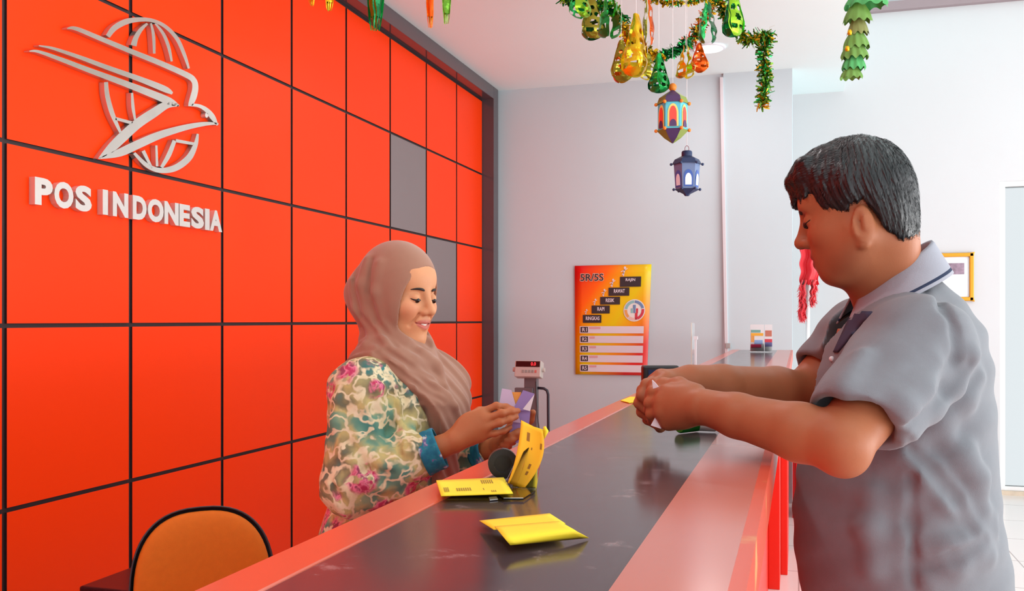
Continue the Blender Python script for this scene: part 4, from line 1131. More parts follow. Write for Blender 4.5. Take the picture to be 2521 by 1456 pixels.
def ptext(m, s, x0, y0, x1, y1, off, mi=0, bold=0.02):
    a, b = zu(x0, y1), zu(x1, y0)
    lettering(m, s, lambda u, v: PM(a[0] + (b[0] - a[0]) * u, a[1] + (b[1] - a[1]) * v, off), offset=bold, mi=mi)
for wd_, x0, y0, x1, y1, tx0, tx1 in (('RAJIN', 672, 285, 908, 398, 735, 842), ('RAWAT', 545, 405, 780, 498, 605, 728), ('RESIK', 452, 508, 677, 595, 515, 612), ('RAPI', 355, 605, 562, 695, 420, 500), ('RINGKAS', 255, 710, 467, 800, 288, 446)):
    m = MB(); prect(m, x0, y0, x1, y1, 0.007); ptext(m, wd_, tx0, y0 + 18, tx1, y0 + 60, 0.009, 1)
    m.build('step', [M_BLK, M_WHT], po)
    cx_, cy_ = x0 + (x1 - x0) * 0.16, y0 - 6                                  # a little climbing figure on each step
    k_ = 0.55 + 0.45 * (x0 - 255) / 417.0
    m = MB()
    for s_ in ([(0, 0, 10), (4, -40, 14), (10, -70, 18)], [(4, -40, 10), (-16, -14, 9)], [(8, -66, 10), (-30, -50, 8)], [(8, -66, 10), (42, -86, 8)]):
        Lr, Rr = ribbon([(cx_ + a * k_, cy_ + b * k_, w_ * k_) for a, b, w_ in s_]); n_ = len(Lr)
        m.add([PM(*zu(*p), 0.007) for p in Lr + Rr], [(i, i + 1, n_ + i + 1, n_ + i) for i in range(n_ - 1)])
    m.add([PM(*zu(cx_ + 14 * k_ + 13 * k_ * math.cos(t), cy_ - 94 * k_ + 15 * k_ * math.sin(t)), 0.007) for t in [2 * math.pi * i / 12 for i in range(12)]], [tuple(range(12))])
    m.build('climbing_figure', M_WHT, po)
m = MB(); ptext(m, '5R/5S', 222, 240, 492, 332, 0.006, 0, 0.055); ptext(m, '5R/5S', 228, 246, 486, 326, 0.008, 1, 0.012); m.build('title', [mat('title outline', rgb(232, 190, 170)), M_BLK], po)
for k_ in range(5):
    y = 838 + 108.5 * k_
    m = MB(); prect(m, 218, y, 958, y + 80, 0.006, 0); prect(m, 228, y + 8, 313, y + 70, 0.008, 1); ptext(m, 'R%d' % (k_ + 1), 246, y + 18, 300, y + 60, 0.010, 0)
    prect(m, 330, y + 8, 330 + (128, 62, 78, 98, 84)[k_], y + 30, 0.008, 2)
    m.build('table_row', [M_WHT, M_BLK, M_PNK], po)
m = MB()
def disc(m, r, off, mi, a0=0, a1=2 * math.pi, r0=None):
    n_ = 28; ang = [a0 + (a1 - a0) * i / n_ for i in range(n_ + 1)]
    o_ = [PM(*zu(843 + r * math.cos(a), 662 + r * math.sin(a)), off) for a in ang]
    if r0 is None: m.add(o_, [tuple(range(n_ + 1))], mi)
    else:
        i_ = [PM(*zu(843 + r0 * math.cos(a), 662 + r0 * math.sin(a)), off) for a in ang]
        m.add(o_ + i_, [(i, i + 1, n_ + 2 + i, n_ + 1 + i) for i in range(n_)], mi)
disc(m, 124, 0.006, 0)
for a0, a1, mi in ((-1.55, -0.25, 1), (-0.15, 1.15, 2), (1.25, 2.2, 4), (2.3, 3.2, 3), (3.3, 4.65, 5)): disc(m, 112, 0.008, mi, a0, a1, 82)
for xa, mi in ((802, 5), (832, 1), (862, 2)): prect(m, xa, 640, xa + 24, 692, 0.008, mi)
prect(m, 852, 690, 882, 764, 0.008, 2); prect(m, 826, 600, 858, 640, 0.008, 1)
m.build('round_logo', [mat('logo white', rgb(230, 228, 222), rough=0.5), mat('logo blue', rgb(110, 140, 180), rough=0.5), mat('logo red', rgb(206, 60, 76), rough=0.5), mat('logo orange', rgb(230, 160, 90), rough=0.5), mat('logo pink', rgb(232, 190, 180), rough=0.5), mat('logo teal', rgb(140, 190, 190), rough=0.5)], po)

# ================================================================ framed print on the recess wall
fm = quad_map(((2240, 630), (2398, 622), (2398, 742), (2240, 742)), Y_RECESS - 0.03)
pf = thing('picture_frame', 'gold framed print on the white wall behind the man\'s shoulder', 'picture', fm(0.5, 0.5))
a, b = fm(0, 1), fm(1, 0); w_ = 0.032
m = MB()
for lo, hi in (((a.x, a.z), (b.x, a.z + w_)), ((a.x, b.z - w_), (b.x, b.z)), ((a.x, a.z), (a.x + w_, b.z)), ((b.x - w_, a.z), (b.x, b.z))):
    m.box((lo[0], Y_RECESS - 0.03, lo[1]), (hi[0], Y_RECESS, hi[1]))
m.build('frame', mat('gold frame', rgb(214, 150, 40), rough=0.3, metal=0.5), pf, bevel=0.006)
MB().box((a.x + 0.02, Y_RECESS - 0.012, a.z + 0.02), (b.x - 0.02, Y_RECESS - 0.004, b.z - 0.02)).build('mount', mat('white mount', rgb(232, 236, 240), rough=0.4), pf)
c, e = onY(2330, 676, Y_RECESS - 0.016), onY(2374, 648, Y_RECESS - 0.016)
MB().box((c.x, Y_RECESS - 0.016, c.z), (e.x, Y_RECESS - 0.012, e.z)).build('photograph', mat('small photo', rgb(140, 118, 134), rough=0.4, noise=0.9, nscale=30), pf)

# ================================================================ hanging lanterns
def lantern(name, label, pxc, pyt, pyb, d, cols, prof, rot, windows, corner):
    c = P(pxc, pyb, d); s_ = d / F_PX; H_ = (pyb - pyt) * s_
    t = thing(name, label, 'lantern', c, None)
    pr = [(r * H_, z * H_) for r, z in prof]
    def seg(i, j, nm, mt):
        MB().lathe(pr[i:j + 1], c=c, seg=6, rot=rot).build(nm, mt, t, auto=30)
    return t, c, H_, pr, seg
m_pur, m_olv = mat('purple card', rgb(78, 52, 96), rough=0.5), mat('olive card', rgb(132, 146, 66), rough=0.5)
m_teal, m_yel, m_coral, m_org = mat('turquoise card', rgb(90, 190, 206), rough=0.45), mat('cream yellow card', rgb(240, 214, 120), rough=0.45), mat('coral card', rgb(238, 76, 62), rough=0.45), mat('orange card', rgb(230, 130, 36), rough=0.45)
m_cord = mat('white cord', rgb(236, 230, 230), rough=0.6)
def face_panels(t, c, r0, z0, r1, z1, rot, shapes, mats_, nm):
    """arched windows on each of the six faces between two heights"""
    for k in range(6):
        a0, a1 = rot + math.pi / 3 * k, rot + math.pi / 3 * (k + 1)
        def fp(u, v, off):
            r = r0 + (r1 - r0) * v
            p0 = Vector((math.cos(a0) * r, math.sin(a0) * r, 0)); p1 = Vector((math.cos(a1) * r, math.sin(a1) * r, 0))
            nn = Vector((math.cos((a0 + a1) / 2), math.sin((a0 + a1) / 2), 0))
            return c + p0 * (1 - u) + p1 * u + nn * off + Vector((0, 0, z0 + (z1 - z0) * v))
        m = MB()
        for (hw, v0, vs, v1, off, mi) in shapes:            # half width, bottom, spring line, crown
            pts = [(0.5 - hw, v0), (0.5 + hw, v0), (0.5 + hw, vs)] + [(0.5 + hw * math.cos(q), vs + (v1 - vs) * math.sin(q)) for q in [math.pi * i / 10 for i in range(1, 10)]] + [(0.5 - hw, vs)]
            m.add([fp(u, v, off) for u, v in pts], [tuple(range(len(pts)))], mi)
        m.build(nm, mats_, t)
# the upper, many-coloured one
d1 = 4.5; s1 = d1 / F_PX; c1 = P(1656, 353, d1); rot1 = TH - math.radians(90 + 38)
t1 = thing('paper_lantern', 'turquoise, purple and olive six-sided paper lantern hanging above the dark blue one', 'lantern', c1, 'hanging paper lanterns')
zb, zt = 31 * s1, 96 * s1
R1 = 36 * s1
m = MB(); m.lathe([(0.004, 0), (R1 * 0.55, 12 * s1), (R1 * 1.08, zb)], c=c1, seg=6, rot=rot1)
for i in range(len(m.m)): m.m[i] = (i % 6) % 2
m.build('base', [m_pur, m_olv], t1)
MB().lathe([(R1, zb), (R1, zt)], c=c1, seg=6, rot=rot1).build('body', m_teal, t1)
m = MB(); m.lathe([(R1 * 1.08, zt), (R1 * 0.92, zt + 16 * s1), (R1 * 0.45, zt + 27 * s1), (5 * s1, zt + 34 * s1)], c=c1, seg=6, rot=rot1)
for i in range(len(m.m)): m.m[i] = (i % 6) % 2
m.build('dome', [m_pur, m_olv], t1)
m = MB(); m.sphere(c1 + Vector((0, 0, 138 * s1)), 10 * s1, 0, 16, 10); m.build('crown_knob', m_org, t1, smooth=True)
MB().tube([c1 + Vector((0, 0, zt + 32 * s1)), c1 + Vector((0, 0, 140 * s1))], 4 * s1, 8).build('neck', m_pur, t1)
face_panels(t1, c1, R1, zb, R1, zt, rot1, [(0.36, 0.08, 0.55, 0.93, 0.002, 0), (0.24, 0.08, 0.55, 0.84, 0.004, 1), (0.24, 0.08, 0.12, 0.34, 0.006, 2)], [m_yel, m_coral, m_pur], 'arched_window')
for zz in (zb, zt):
    for k in range(6):
        a = rot1 + math.pi / 3 * k; p = c1 + Vector((math.cos(a) * R1 * 1.12, math.sin(a) * R1 * 1.12, zz))
        MB().sphere(p, 4.5 * s1, 0, 10, 8).build('corner_bead', m_org, t1, smooth=True)
MB().tube([c1 + Vector((0, 0, 145 * s1)), Vector((c1.x, c1.y, Z_CEIL))], 0.0013, 6).build('cord', m_cord, t1)
# the lower, dark blue one
c2 = P(1691, 483, d1 + 0.1); s2 = (d1 + 0.1) / F_PX; rot2 = rot1 + 0.1
t2 = thing('paper_lantern', 'smaller dark blue six-sided paper lantern hanging lowest above the counter', 'lantern', c2, 'hanging paper lanterns')
m_nv, m_sl, m_lb = mat('dark blue card', rgb(42, 56, 92), rough=0.4), mat('slate blue card', rgb(104, 122, 160), rough=0.4), mat('pale card', rgb(226, 232, 244), rough=0.4)
Ra, Rb = 35 * s2, 28 * s2; za, zc = 16 * s2, 78 * s2
MB().lathe([(5 * s2, 0), (9 * s2, 5 * s2), (Rb * 1.12, za)], c=c2, seg=6, rot=rot2).build('base', m_nv, t2)
MB().lathe([(Rb, za), (Ra * 0.92, zc)], c=c2, seg=6, rot=rot2).build('body', m_sl, t2)
MB().lathe([(Ra * 1.05, zc), (Ra * 0.85, zc + 12 * s2), (14 * s2, zc + 20 * s2)], c=c2, seg=6, rot=rot2).build('dome', m_nv, t2)
MB().lathe([(13 * s2, zc + 18 * s2), (13 * s2, zc + 30 * s2), (11 * s2, zc + 33 * s2), (11 * s2, zc + 30 * s2)], c=c2, seg=20).build('collar', m_nv, t2, auto=40)
face_panels(t2, c2, Rb, za, Ra * 0.92, zc, rot2, [(0.38, 0.08, 0.45, 0.74, 0.0015, 0), (0.27, 0.14, 0.34, 0.60, 0.003, 1)], [mat('mid blue card', rgb(60, 92, 168), rough=0.4), m_lb], 'pointed_window')
for zz, rr in ((za, Rb * 1.15), (zc, Ra * 1.1)):
    for k in range(6):
        a = rot2 + math.pi / 3 * k; MB().sphere(c2 + Vector((math.cos(a) * rr, math.sin(a) * rr, zz)), 3.6 * s2, 0, 8, 6).build('corner_bead', m_nv, t2, smooth=True)
m = MB(); m.tube([c2 + Vector((5 * s2 * math.cos(q), 0, zc + 38 * s2 + 8 * s2 * math.sin(q))) for q in [2 * math.pi * i / 16 for i in range(17)]], 0.0016, 6, cap=False); m.build('hanging_loop', mat('dusky ribbon', rgb(150, 96, 110), rough=0.5), t2)
MB().tube([c2 + Vector((0, 0, zc + 46 * s2)), Vector((c2.x, c2.y, Z_CEIL))], 0.0013, 6).build('cord', m_cord, t2)

# ================================================================ foil garlands under the ceiling
FOIL = {k: mat('foil ' + k, c, rough=0.24, metal=0.72, spec=0.6) for k, c in (('gold', rgb(232, 178, 30)), ('yellow', rgb(240, 218, 40)), ('green', rgb(30, 170, 80)), ('dark green', rgb(18, 110, 60)),
        ('lime', rgb(150, 204, 40)), ('orange', rgb(238, 96, 20)), ('olive', rgb(150, 140, 40)), ('moss', rgb(98, 148, 40)))}
for _m in FOIL.values():
    nt, N, L, bs = nodes(_m); tc = N.new('ShaderNodeTexCoord'); no = N.new('ShaderNodeTexNoise'); no.inputs['Scale'].default_value = 55; no.inputs['Detail'].default_value = 1
    bp = N.new('ShaderNodeBump'); bp.inputs['Strength'].default_value = 0.32; bp.inputs['Distance'].default_value = 0.006
    L.new(tc.outputs['Object'], no.inputs['Vector']); L.new(no.outputs['Fac'], bp.inputs['Height']); L.new(bp.outputs['Normal'], bs.inputs['Normal'])
def pendant(label, pxc, pyt, pyb, wpx, d, cols, leaves=3, rot=0.3, tail=False, lean=0.0):
    top, bot = P(pxc, pyt, d), P(pxc + lean, pyb, d)
    t = thing('foil_pendant', label, 'foil decoration', top, 'foil pendants on the ceiling garland')
    s_ = d / F_PX; hw = wpx * s_ * (0.70 if not tail else 0.5); ax = bot - top
    for k in range(leaves):
        a0 = rot + math.pi * 2 * k / leaves
        vv = [0, .12, .30, .52, .74, .88, .97, 1.0]
        if tail: ww = [.95, .95, .90, .82, .70, .58, .46, .42]; rr = [.55, .55, .5, .42, .34, .26, .2, .2]
        else: ww = [.16, .30, .46, .66, .92, .86, .52, .20]; rr = [.10, .18, .28, .40, .52, .50, .36, .22]
        def leaf(u, v):
            a = a0 + 0.5 * v
            dr = Vector((math.cos(a), math.sin(a), 0)); sd = Vector((-dr.y, dr.x, 0)); x = (u - .5) * 2
            w_ = hw * float(np.interp(v, vv, ww)) * (0.88 if leaves > 2 else 1.0); r_ = hw * float(np.interp(v, vv, rr)) * 1.15
            return top + ax * v + dr * (r_ - 0.30 * w_ * x * x + 0.04 * hw * math.sin(v * 21 + k * 2)) + sd * x * w_
        def keep(u, v):
            if tail: return v < 0.80 or int(u * 7) % 2 == 0
            for vc, rr_, uo in ((0.30, 0.050, 0.0), (0.47, 0.062, 0.23), (0.66, 0.070, 0.0), (0.84, 0.052, 0.22)):
                for uc in ((0.5,) if uo == 0 else (0.5 - uo, 0.5 + uo)):
                    if ((u - uc) / 0.17) ** 2 + ((v - vc) / rr_) ** 2 < 1: return False
            return True
        m = MB(); m.grid(leaf, 16, 44, 0, keep); m.build('foil_leaf', FOIL[cols[k % len(cols)]], t, smooth=True)
    MB().tube([top, Vector((top.x, top.y, min(Z_CEIL, top.z + 0.30)))], 0.0012, 6).build('thread', m_cord, t)
PD = [('lime green foil pendant at the left end of the garland swag', 1428, -40, 44, 46, 4.6, ['lime', 'green']),
      ('dark green pierced foil pendant just right of the lime green one', 1456, -10, 97, 56, 4.78, ['dark green', 'green', 'olive']),
      ('broad bright green foil pendant beside the dark green pierced one', 1502, -30, 92, 66, 4.5, ['green', 'green', 'dark green']),
      ('long yellow foil pendant in the middle of the swag', 1566, 34, 188, 62, 4.45, ['yellow', 'yellow', 'gold']),
      ('narrow orange foil pendant hanging above and right of the long yellow one', 1596, -30, 112, 34, 4.74, ['orange', 'olive', 'gold']),
      ('orange foil pendant at the lower left of the swag', 1530, 100, 203, 50, 4.72, ['orange', 'olive', 'yellow']),
      ('small olive foil pendant between the long yellow and the green lowest ones', 1594, 132, 196, 40, 4.58, ['olive', 'yellow']),
      ('emerald foil pendant hanging lowest, just left of the upper lantern cord', 1622, 132, 228, 48, 4.45, ['green', 'green', 'dark green']),
      ('yellow foil pendant right of the upper lantern cord', 1688, 112, 192, 52, 4.35, ['yellow', 'gold', 'lime']),
      ('orange foil pendant beside the ceiling downlight', 1723, 106, 178, 40, 4.65, ['orange', 'gold']),
      ('deep green foil pendant hanging over the ceiling downlight', 1742, 6, 106, 54, 4.6, ['dark green', 'green']),
      ('fat lime and green foil pendant right of the ceiling downlight', 1803, -40, 90, 50, 4.5, ['lime', 'green', 'dark green'])]
for k, a in enumerate(PD): pendant(*a, rot=(0.3 + 0.45 * k) if k % 2 else (TH - 1.2 + 0.5 * (k % 3)), leaves=3 if k % 2 else 2)
for k, a in enumerate([('gold foil tassel leftmost under the ceiling edge', 768, -60, 14, 28, 3.8, ['gold']), ('gold and lime foil tassel second from the left at the ceiling edge', 810, -70, 26, 34, 3.8, ['gold', 'lime']),
          ('large green foil tassel hanging before the dark ceiling trim', 924, -80, 74, 58, 3.8, ['green', 'moss', 'dark green']), ('slim orange gold foil tassel under the white ceiling', 1060, -60, 68, 28, 4.0, ['gold', 'orange']),
          ('lime foil tassel right of the slim orange gold one', 1098, -60, 58, 32, 4.0, ['lime', 'moss'])]):
    pendant(*a, rot=0.2 + 0.7 * k, tail=True)

def tinsel(label, pts, cols, r_px, n, seed, d, ln=0.030):
    rg = random.Random(seed)
    q = [P(x, y, d + (rest[0] if rest else 0)) for x, y, *rest in pts]
    t = thing('hanging_tinsel', label, 'tinsel garland', q[0], 'tinsel strands of the ceiling garland')
    m = MB(); r_ = r_px * d / F_PX
    cum = [0]
    for a, b in zip(q, q[1:]): cum.append(cum[-1] + (b - a).length)
    for i in range(n):
        s_ = rg.random() * cum[-1]; k = max(j for j in range(len(cum)) if cum[j] <= s_); k = min(k, len(q) - 2)
        f_ = (s_ - cum[k]) / (cum[k + 1] - cum[k]); p = q[k].lerp(q[k + 1], f_)
        dv = Vector((rg.gauss(0, 1), rg.gauss(0, 1), rg.gauss(-0.35, 0.8))).normalized(); sd = dv.cross(Vector((rg.gauss(0, 1), rg.gauss(0, 1), rg.gauss(0, 1)))).normalized()
        l_ = r_ * rg.uniform(0.7, 1.35); w2 = rg.uniform(0.0030, 0.0064)
        cu = sd.cross(dv) * l_ * rg.uniform(-0.3, 0.3)
        m.add([p - sd * w2, p + sd * w2, p + dv * l_ * 0.55 + sd * w2 + cu, p + dv * l_ * 0.55 - sd * w2 + cu, p + dv * l_ + sd * w2 * 0.7, p + dv * l_ - sd * w2 * 0.7], [(0, 1, 2, 3), (3, 2, 4, 5)], rg.randrange(len(cols)))
    m.build('foil_fringe', [FOIL[c] for c in cols], t)
    MB().tube(q, 0.0016, 6).build('string', m_cord, t)
tinsel('green and gold tinsel strand with a long end hanging down on the right', [(1765, -10), (1800, 50), (1838, 100), (1892, 82), (1882, 130), (1884, 190), (1876, 262)], ['green', 'moss', 'gold', 'moss'], 20, 1100, 5, 4.85)
tinsel('gold tinsel strand swagging behind the yellow and orange pendants', [(1530, 60), (1552, 105), (1600, 130), (1625, 138)], ['gold', 'yellow', 'olive'], 17, 420, 6, 4.85)
tinsel('emerald tinsel strand between the upper lantern cord and the downlight', [(1612, 150), (1640, 128), (1668, 125), (1690, 100)], ['green', 'dark green'], 15, 460, 7, 4.95)
tinsel('orange gold tinsel strand rising to the right above the downlight', [(1680, 112), (1708, 92), (1730, 50), (1760, -5)], ['gold', 'orange', 'green'], 17, 460, 8, 5.15)
tinsel('gold tinsel strand along the top, behind the lantern cords', [(1575, -8), (1640, 6), (1700, 4), (1770, -8)], ['gold', 'yellow', 'green'], 11, 420, 9, 5.0)
tinsel('bright green tinsel strand at the far left of the swag', [(1385, -5), (1430, 4), (1490, 12), (1540, 52)], ['green', 'lime', 'dark green'], 18, 620, 10, 4.95)

# scalloped paper chain at the edge of the low ceiling
ch = thing('hanging_paper_chain', 'green scalloped foil chain hanging at the right, in front of the white wall', 'foil decoration', P(2112, 0, 4.6))
for k, (px, py, wp, hp, c_) in enumerate(((2132, -6, 92, 44, 'green'), (2112, 30, 62, 46, 'moss'), (2112, 62, 46, 44, 'olive'), (2108, 96, 56, 44, 'moss'), (2104, 122, 58, 44, 'moss'), (2102, 150, 50, 42, 'green'), (2096, 178, 48, 30, 'moss'))):
    c = P(px, py - hp / 2, 4.6); s_ = 4.6 / F_PX
    def tier(u, v, c=c, wp=wp, hp=hp, k=k):
        a = 2 * math.pi * u; sc_ = 1 + 0.16 * abs(math.sin(a * 5 + k)) * v
        r = wp * 0.5 * s_ * (0.42 + 0.58 * math.sin(v * 1.5)) * sc_
        return c + Vector((math.cos(a) * r, math.sin(a) * r * 0.6, -hp * s_ * v * (1 + 0.10 * math.sin(a * 10 + k))))
    m = MB(); m.grid(tier, 60, 8); m.build('scalloped_tier', mat('chain ' + c_, {'green': rgb(84, 168, 96), 'moss': rgb(112, 152, 70), 'olive': rgb(132, 134, 74)}[c_], rough=0.4, metal=0.25), ch, smooth=True)
for px, py in ((2092, 80), (2086, 120)):
    MB().lathe([(0.009, -0.012), (0.011, 0), (0.009, 0.012)], c=P(px, py, 4.55), seg=14).build('gold_bead', FOIL['gold'], ch, smooth=True)
MB().tube([P(2128, 0, 4.6), Vector((P(2128, 0, 4.6).x, P(2128, 0, 4.6).y, Z_CEIL))], 0.0016, 6).build('string', m_cord, ch)

# ================================================================ floor scale by the back wall
sc_c = P(1305, 1000, 6.6); fx_, fy_ = sc_c.x, sc_c.y
ps = thing('platform_scale', 'grey platform scale with a red digital display by the back wall', 'scale', (fx_, fy_, 0))
M_SG, M_SL = mat('scale grey', rgb(112, 108, 112), rough=0.45), mat('scale casing', rgb(206, 198, 190), rough=0.4)
MB().box((fx_ - 0.23, fy_ - 0.55, 0.04), (fx_ + 0.23, fy_ - 0.02, 0.11)).build('platform', mat('scale steel', rgb(170, 170, 172), rough=0.35, metal=0.6), ps, bevel=0.006)
for sx_ in (-0.19, 0.19):
    for sy_ in (-0.5, -0.07): MB().lathe([(0.022, 0), (0.022, 0.03), (0.012, 0.04)], c=(fx_ + sx_, fy_ + sy_, 0), seg=12).build('foot', mat('rubber', rgb(30, 30, 30), rough=0.8), ps)
MB().box((fx_ - 0.035, fy_ - 0.03, 0.1), (fx_ + 0.055, fy_ + 0.03, 0.99)).build('column', M_SG, ps, bevel=0.004)
MB().box((fx_ - 0.10, fy_ - 0.045, 0.82), (fx_ + 0.03, fy_ - 0.005, 0.905)).build('bracket', M_SG, ps, bevel=0.004)
RX = Matrix.Rotation(math.radians(-14), 3, 'X')
hd_c = (fx_ + 0.002, fy_ - 0.03, 1.032)
hd = MB().box((fx_ - 0.092, fy_ - 0.07, 0.975), (fx_ + 0.096, fy_ + 0.01, 1.09), 0, RX, hd_c).build('display_head', M_SL, ps, bevel=0.006)
MB().box((fx_ - 0.084, fy_ - 0.0735, 1.045), (fx_ + 0.088, fy_ - 0.069, 1.084), 0, RX, hd_c).build('display_window', mat('dark red window', rgb(44, 12, 18), rough=0.15), hd)
m = MB(); lettering(m, '0.0', lambda u, v: Vector(hd_c) + RX @ (Vector((fx_ + 0.024 + 0.036 * u, fy_ - 0.0745, 1.053 + 0.024 * v)) - Vector(hd_c)), offset=0.02); m.build('digits', mat('red digits', (1.0, 0.03, 0.04, 1), emit=1.6), hd)
for k in range(5):
    MB().box((fx_ - 0.038 + 0.023 * k, fy_ - 0.074, 1.004), (fx_ - 0.024 + 0.023 * k, fy_ - 0.069, 1.022), 0, RX, hd_c).build('key', mat('pale red key', rgb(214, 120, 110)) if k == 4 else mat('grey key', rgb(160, 156, 150)), hd)
for s_ in (-1, 1):
    MB().lathe([(0.0, -0.012), (0.022, -0.012), (0.022, 0.0)], c=(0, 0, 0), seg=16)
    kb = MB(); kb.tube([(fx_ + s_ * 0.097, fy_ - 0.03, 1.032), (fx_ + s_ * 0.115, fy_ - 0.03, 1.032)], 0.016, 14); kb.build('tilt_knob', M_SL, ps, auto=40)
a, b = P(1326, 957, 6.6), P(1353, 1064, 6.6)
MB().tube([(a.x, fy_, a.z + 0.005), (b.x - 0.03, fy_, a.z + 0.002), (b.x - 0.008, fy_, a.z - 0.012), (b.x, fy_, a.z - 0.04), (b.x + 0.004, fy_, 0.30), (b.x - 0.02, fy_, 0.27), (fx_ + 0.05, fy_, 0.265)], 0.010, 10).build('guard_rail', mat('dark rail', rgb(52, 52, 62), rough=0.35), ps, smooth=True)
MB().tube([(fx_ + 0.05, fy_ - 0.03, 0.95), (fx_ + 0.062, fy_ - 0.035, 0.72), (fx_ + 0.085, fy_ - 0.035, 0.55), (fx_ + 0.10, fy_ - 0.03, 0.3), (fx_ + 0.06, fy_ - 0.03, 0.12)], 0.004, 8).build('cable', mat('grey cable', rgb(80, 80, 84)), ps, smooth=True)

# ================================================================ flag on a pole in the recess
fp_ = P(1987, 880, 7.45); fl = thing('flag_pole', 'white pole with a bunched red flag standing in the recess behind the man\'s face', 'flag', (fp_.x, fp_.y, 0))
ztop = P(1990, 610, 7.45).z
MB().tube([(fp_.x, fp_.y, 0.05), (fp_.x + 0.008, fp_.y, ztop)], 0.017, 14).build('pole', mat('white pole', rgb(238, 236, 236), rough=0.25), fl, smooth=True)
MB().lathe([(0.10, 0), (0.10, 0.03), (0.05, 0.06), (0.03, 0.10)], c=(fp_.x, fp_.y, 0), seg=32).build('pole_base', mat('chrome base', rgb(190, 190, 194), rough=0.25, metal=1), fl, auto=40)
MB().sphere((fp_.x + 0.008, fp_.y, ztop + 0.02), 0.024, 0, 14, 10).build('finial', FOIL['gold'], fl, smooth=True)
M_FLAG = mat('red satin', rgb(222, 24, 42), rough=0.35, sheen=0.3)
def cloth(x0a, x1a, y0, x0b, x1b, y1, ph, fr, off=0.0):
    m = MB()
    def f(u, v):
        xa = x0a + (x1a - x0a) * u; xb = x0b + (x1b - x0b) * u
        p = P(xa + (xb - xa) * v, y0 + (y1 - y0) * v, 7.38 - off)
        return p + Vector((0.006 * math.sin(v * 19 + ph), -0.035 * math.sin(u * 9 + v * 3 + ph) - 0.02, 0.004 * math.sin(u * 40) * v))
    m.grid(f, 24, 30); return m
cloth(1970, 2012, 585, 1970, 2016, 702, 0.3, 0).build('flag_cloth', M_FLAG, fl, smooth=True, solid=0.003)
cloth(1972, 1986, 690, 1966, 1984, 786, 1.2, 0).build('flag_tail', M_FLAG, fl, smooth=True, solid=0.004)
cloth(1996, 2010, 690, 1994, 2000, 752, 2.0, 0, 0.02).build('flag_tail', M_FLAG, fl, smooth=True, solid=0.004)
rg = random.Random(2)
for (xa, ya, xb, yb, n) in ((1975, 700, 1974, 788, 420), (2006, 700, 1998, 750, 180)):
    m = MB()
    for i in range(n):
        k = rg.random(); p = P(xa + (xb - xa) * k + rg.uniform(-7, 7), ya + (yb - ya) * k, 7.36 + rg.uniform(-0.03, 0.01)); v_ = Vector((rg.gauss(0, 0.5), rg.gauss(-0.3, 0.4), -1)).normalized() * 0.034; s_ = Vector((0.0022, rg.uniform(-0.002, 0.002), 0))
        m.add([p - s_, p + s_, p + v_ + s_ * 0.4, p + v_ - s_ * 0.4], [(0, 1, 2, 3)])
    m.build('fringe', M_FLAG, fl)

# ================================================================ things on the counter
M_YEL = mat('yellow paper', rgb(240, 210, 40), rough=0.7); M_ORP = mat('orange yellow paper', rgb(244, 172, 16), rough=0.65); M_INK = mat('faint print', rgb(150, 118, 20), rough=0.7)
ZT = Z_TOP + 0.0005
# the loose folded slip nearest the camera
def bil(c, u, v): return ((c[0][0] * (1 - u) + c[1][0] * u) * (1 - v) + (c[3][0] * (1 - u) + c[2][0] * u) * v, (c[0][1] * (1 - u) + c[1][1] * u) * (1 - v) + (c[3][1] * (1 - u) + c[2][1] * u) * v)
t = thing('paper_slip', 'loose yellow folded slip lying nearest on the dark counter top', 'paper slip', onZ(1310, 1305, ZT))
Z_S = 0.010
m = MB()
def flap_a(u, v):
    x, y = bil([(1180, 1283), (1353, 1265), (1392, 1290), (1216, 1305)], u, v); zz = 0.006 + 0.006 * v + 0.003 * math.sin(u * 3) * (1 - v)
    return onZ(x, y, ZT + zz)
def flap_b(u, v):
    x, y = bil([(1218, 1297), (1376, 1284), (1449, 1325), (1256, 1343)], u, v); zz = 0.012 + 0.004 * math.sin(math.pi * v) - 0.011 * v * v * (0.35 + 0.65 * u)
    return onZ(x, y, ZT + zz)
m.grid(flap_a, 10, 6); m.build('back_fold', M_YEL, t, smooth=True, solid=0.0006)
m = MB(); m.grid(flap_b, 12, 8); m.build('front_fold', M_YEL, t, smooth=True, solid=0.0006)
# the pad of slips on the red strip
t = thing('slip_pad', 'yellow pad of printed slips lying across the red strip by the clerk', 'paper pad', onZ(1165, 1205, ZT))
pc = [(1076, 1184), (1240, 1177), (1263, 1216), (1088, 1222)]
def pad(u, v, zz): x, y = bil(pc, u, v); return onZ(x, y + 0, ZT + zz)
for k in range(4):
    m = MB(); m.grid(lambda u, v: pad(u * (1 - 0.01 * k) - 0.012 * (k % 2), v, 0.0018 + 0.0020 * k + 0.008 * (1 - v) * (1 - u) ** 3 + 0.002 * u * u), 14, 6); m.build('sheet', M_YEL, t, smooth=True, solid=0.0012)
m = MB()
for (u0, v0, u1, v1, n) in ((0.24, 0.52, 0.46, 0.70, 7), (0.06, 0.45, 0.14, 0.72, 3), (0.64, 0.08, 0.82, 0.30, 6), (0.62, 0.58, 0.64, 0.70, 1), (0.72, 0.74, 0.80, 0.84, 3)):
    for k in range(n):
        a = u0 + (u1 - u0) * k / n; b_ = a + (u1 - u0) / n * 0.55
        hz = lambda u, v: pad(u, v, 0.0018 + 0.0060 + 0.0010 + 0.008 * (1 - v) * (1 - u) ** 3 + 0.002 * u * u)
        m.add([hz(a, v0), hz(b_, v0), hz(b_, v1), hz(a, v1)], [(0, 1, 2, 3)])
m.build('printing', M_INK, t)
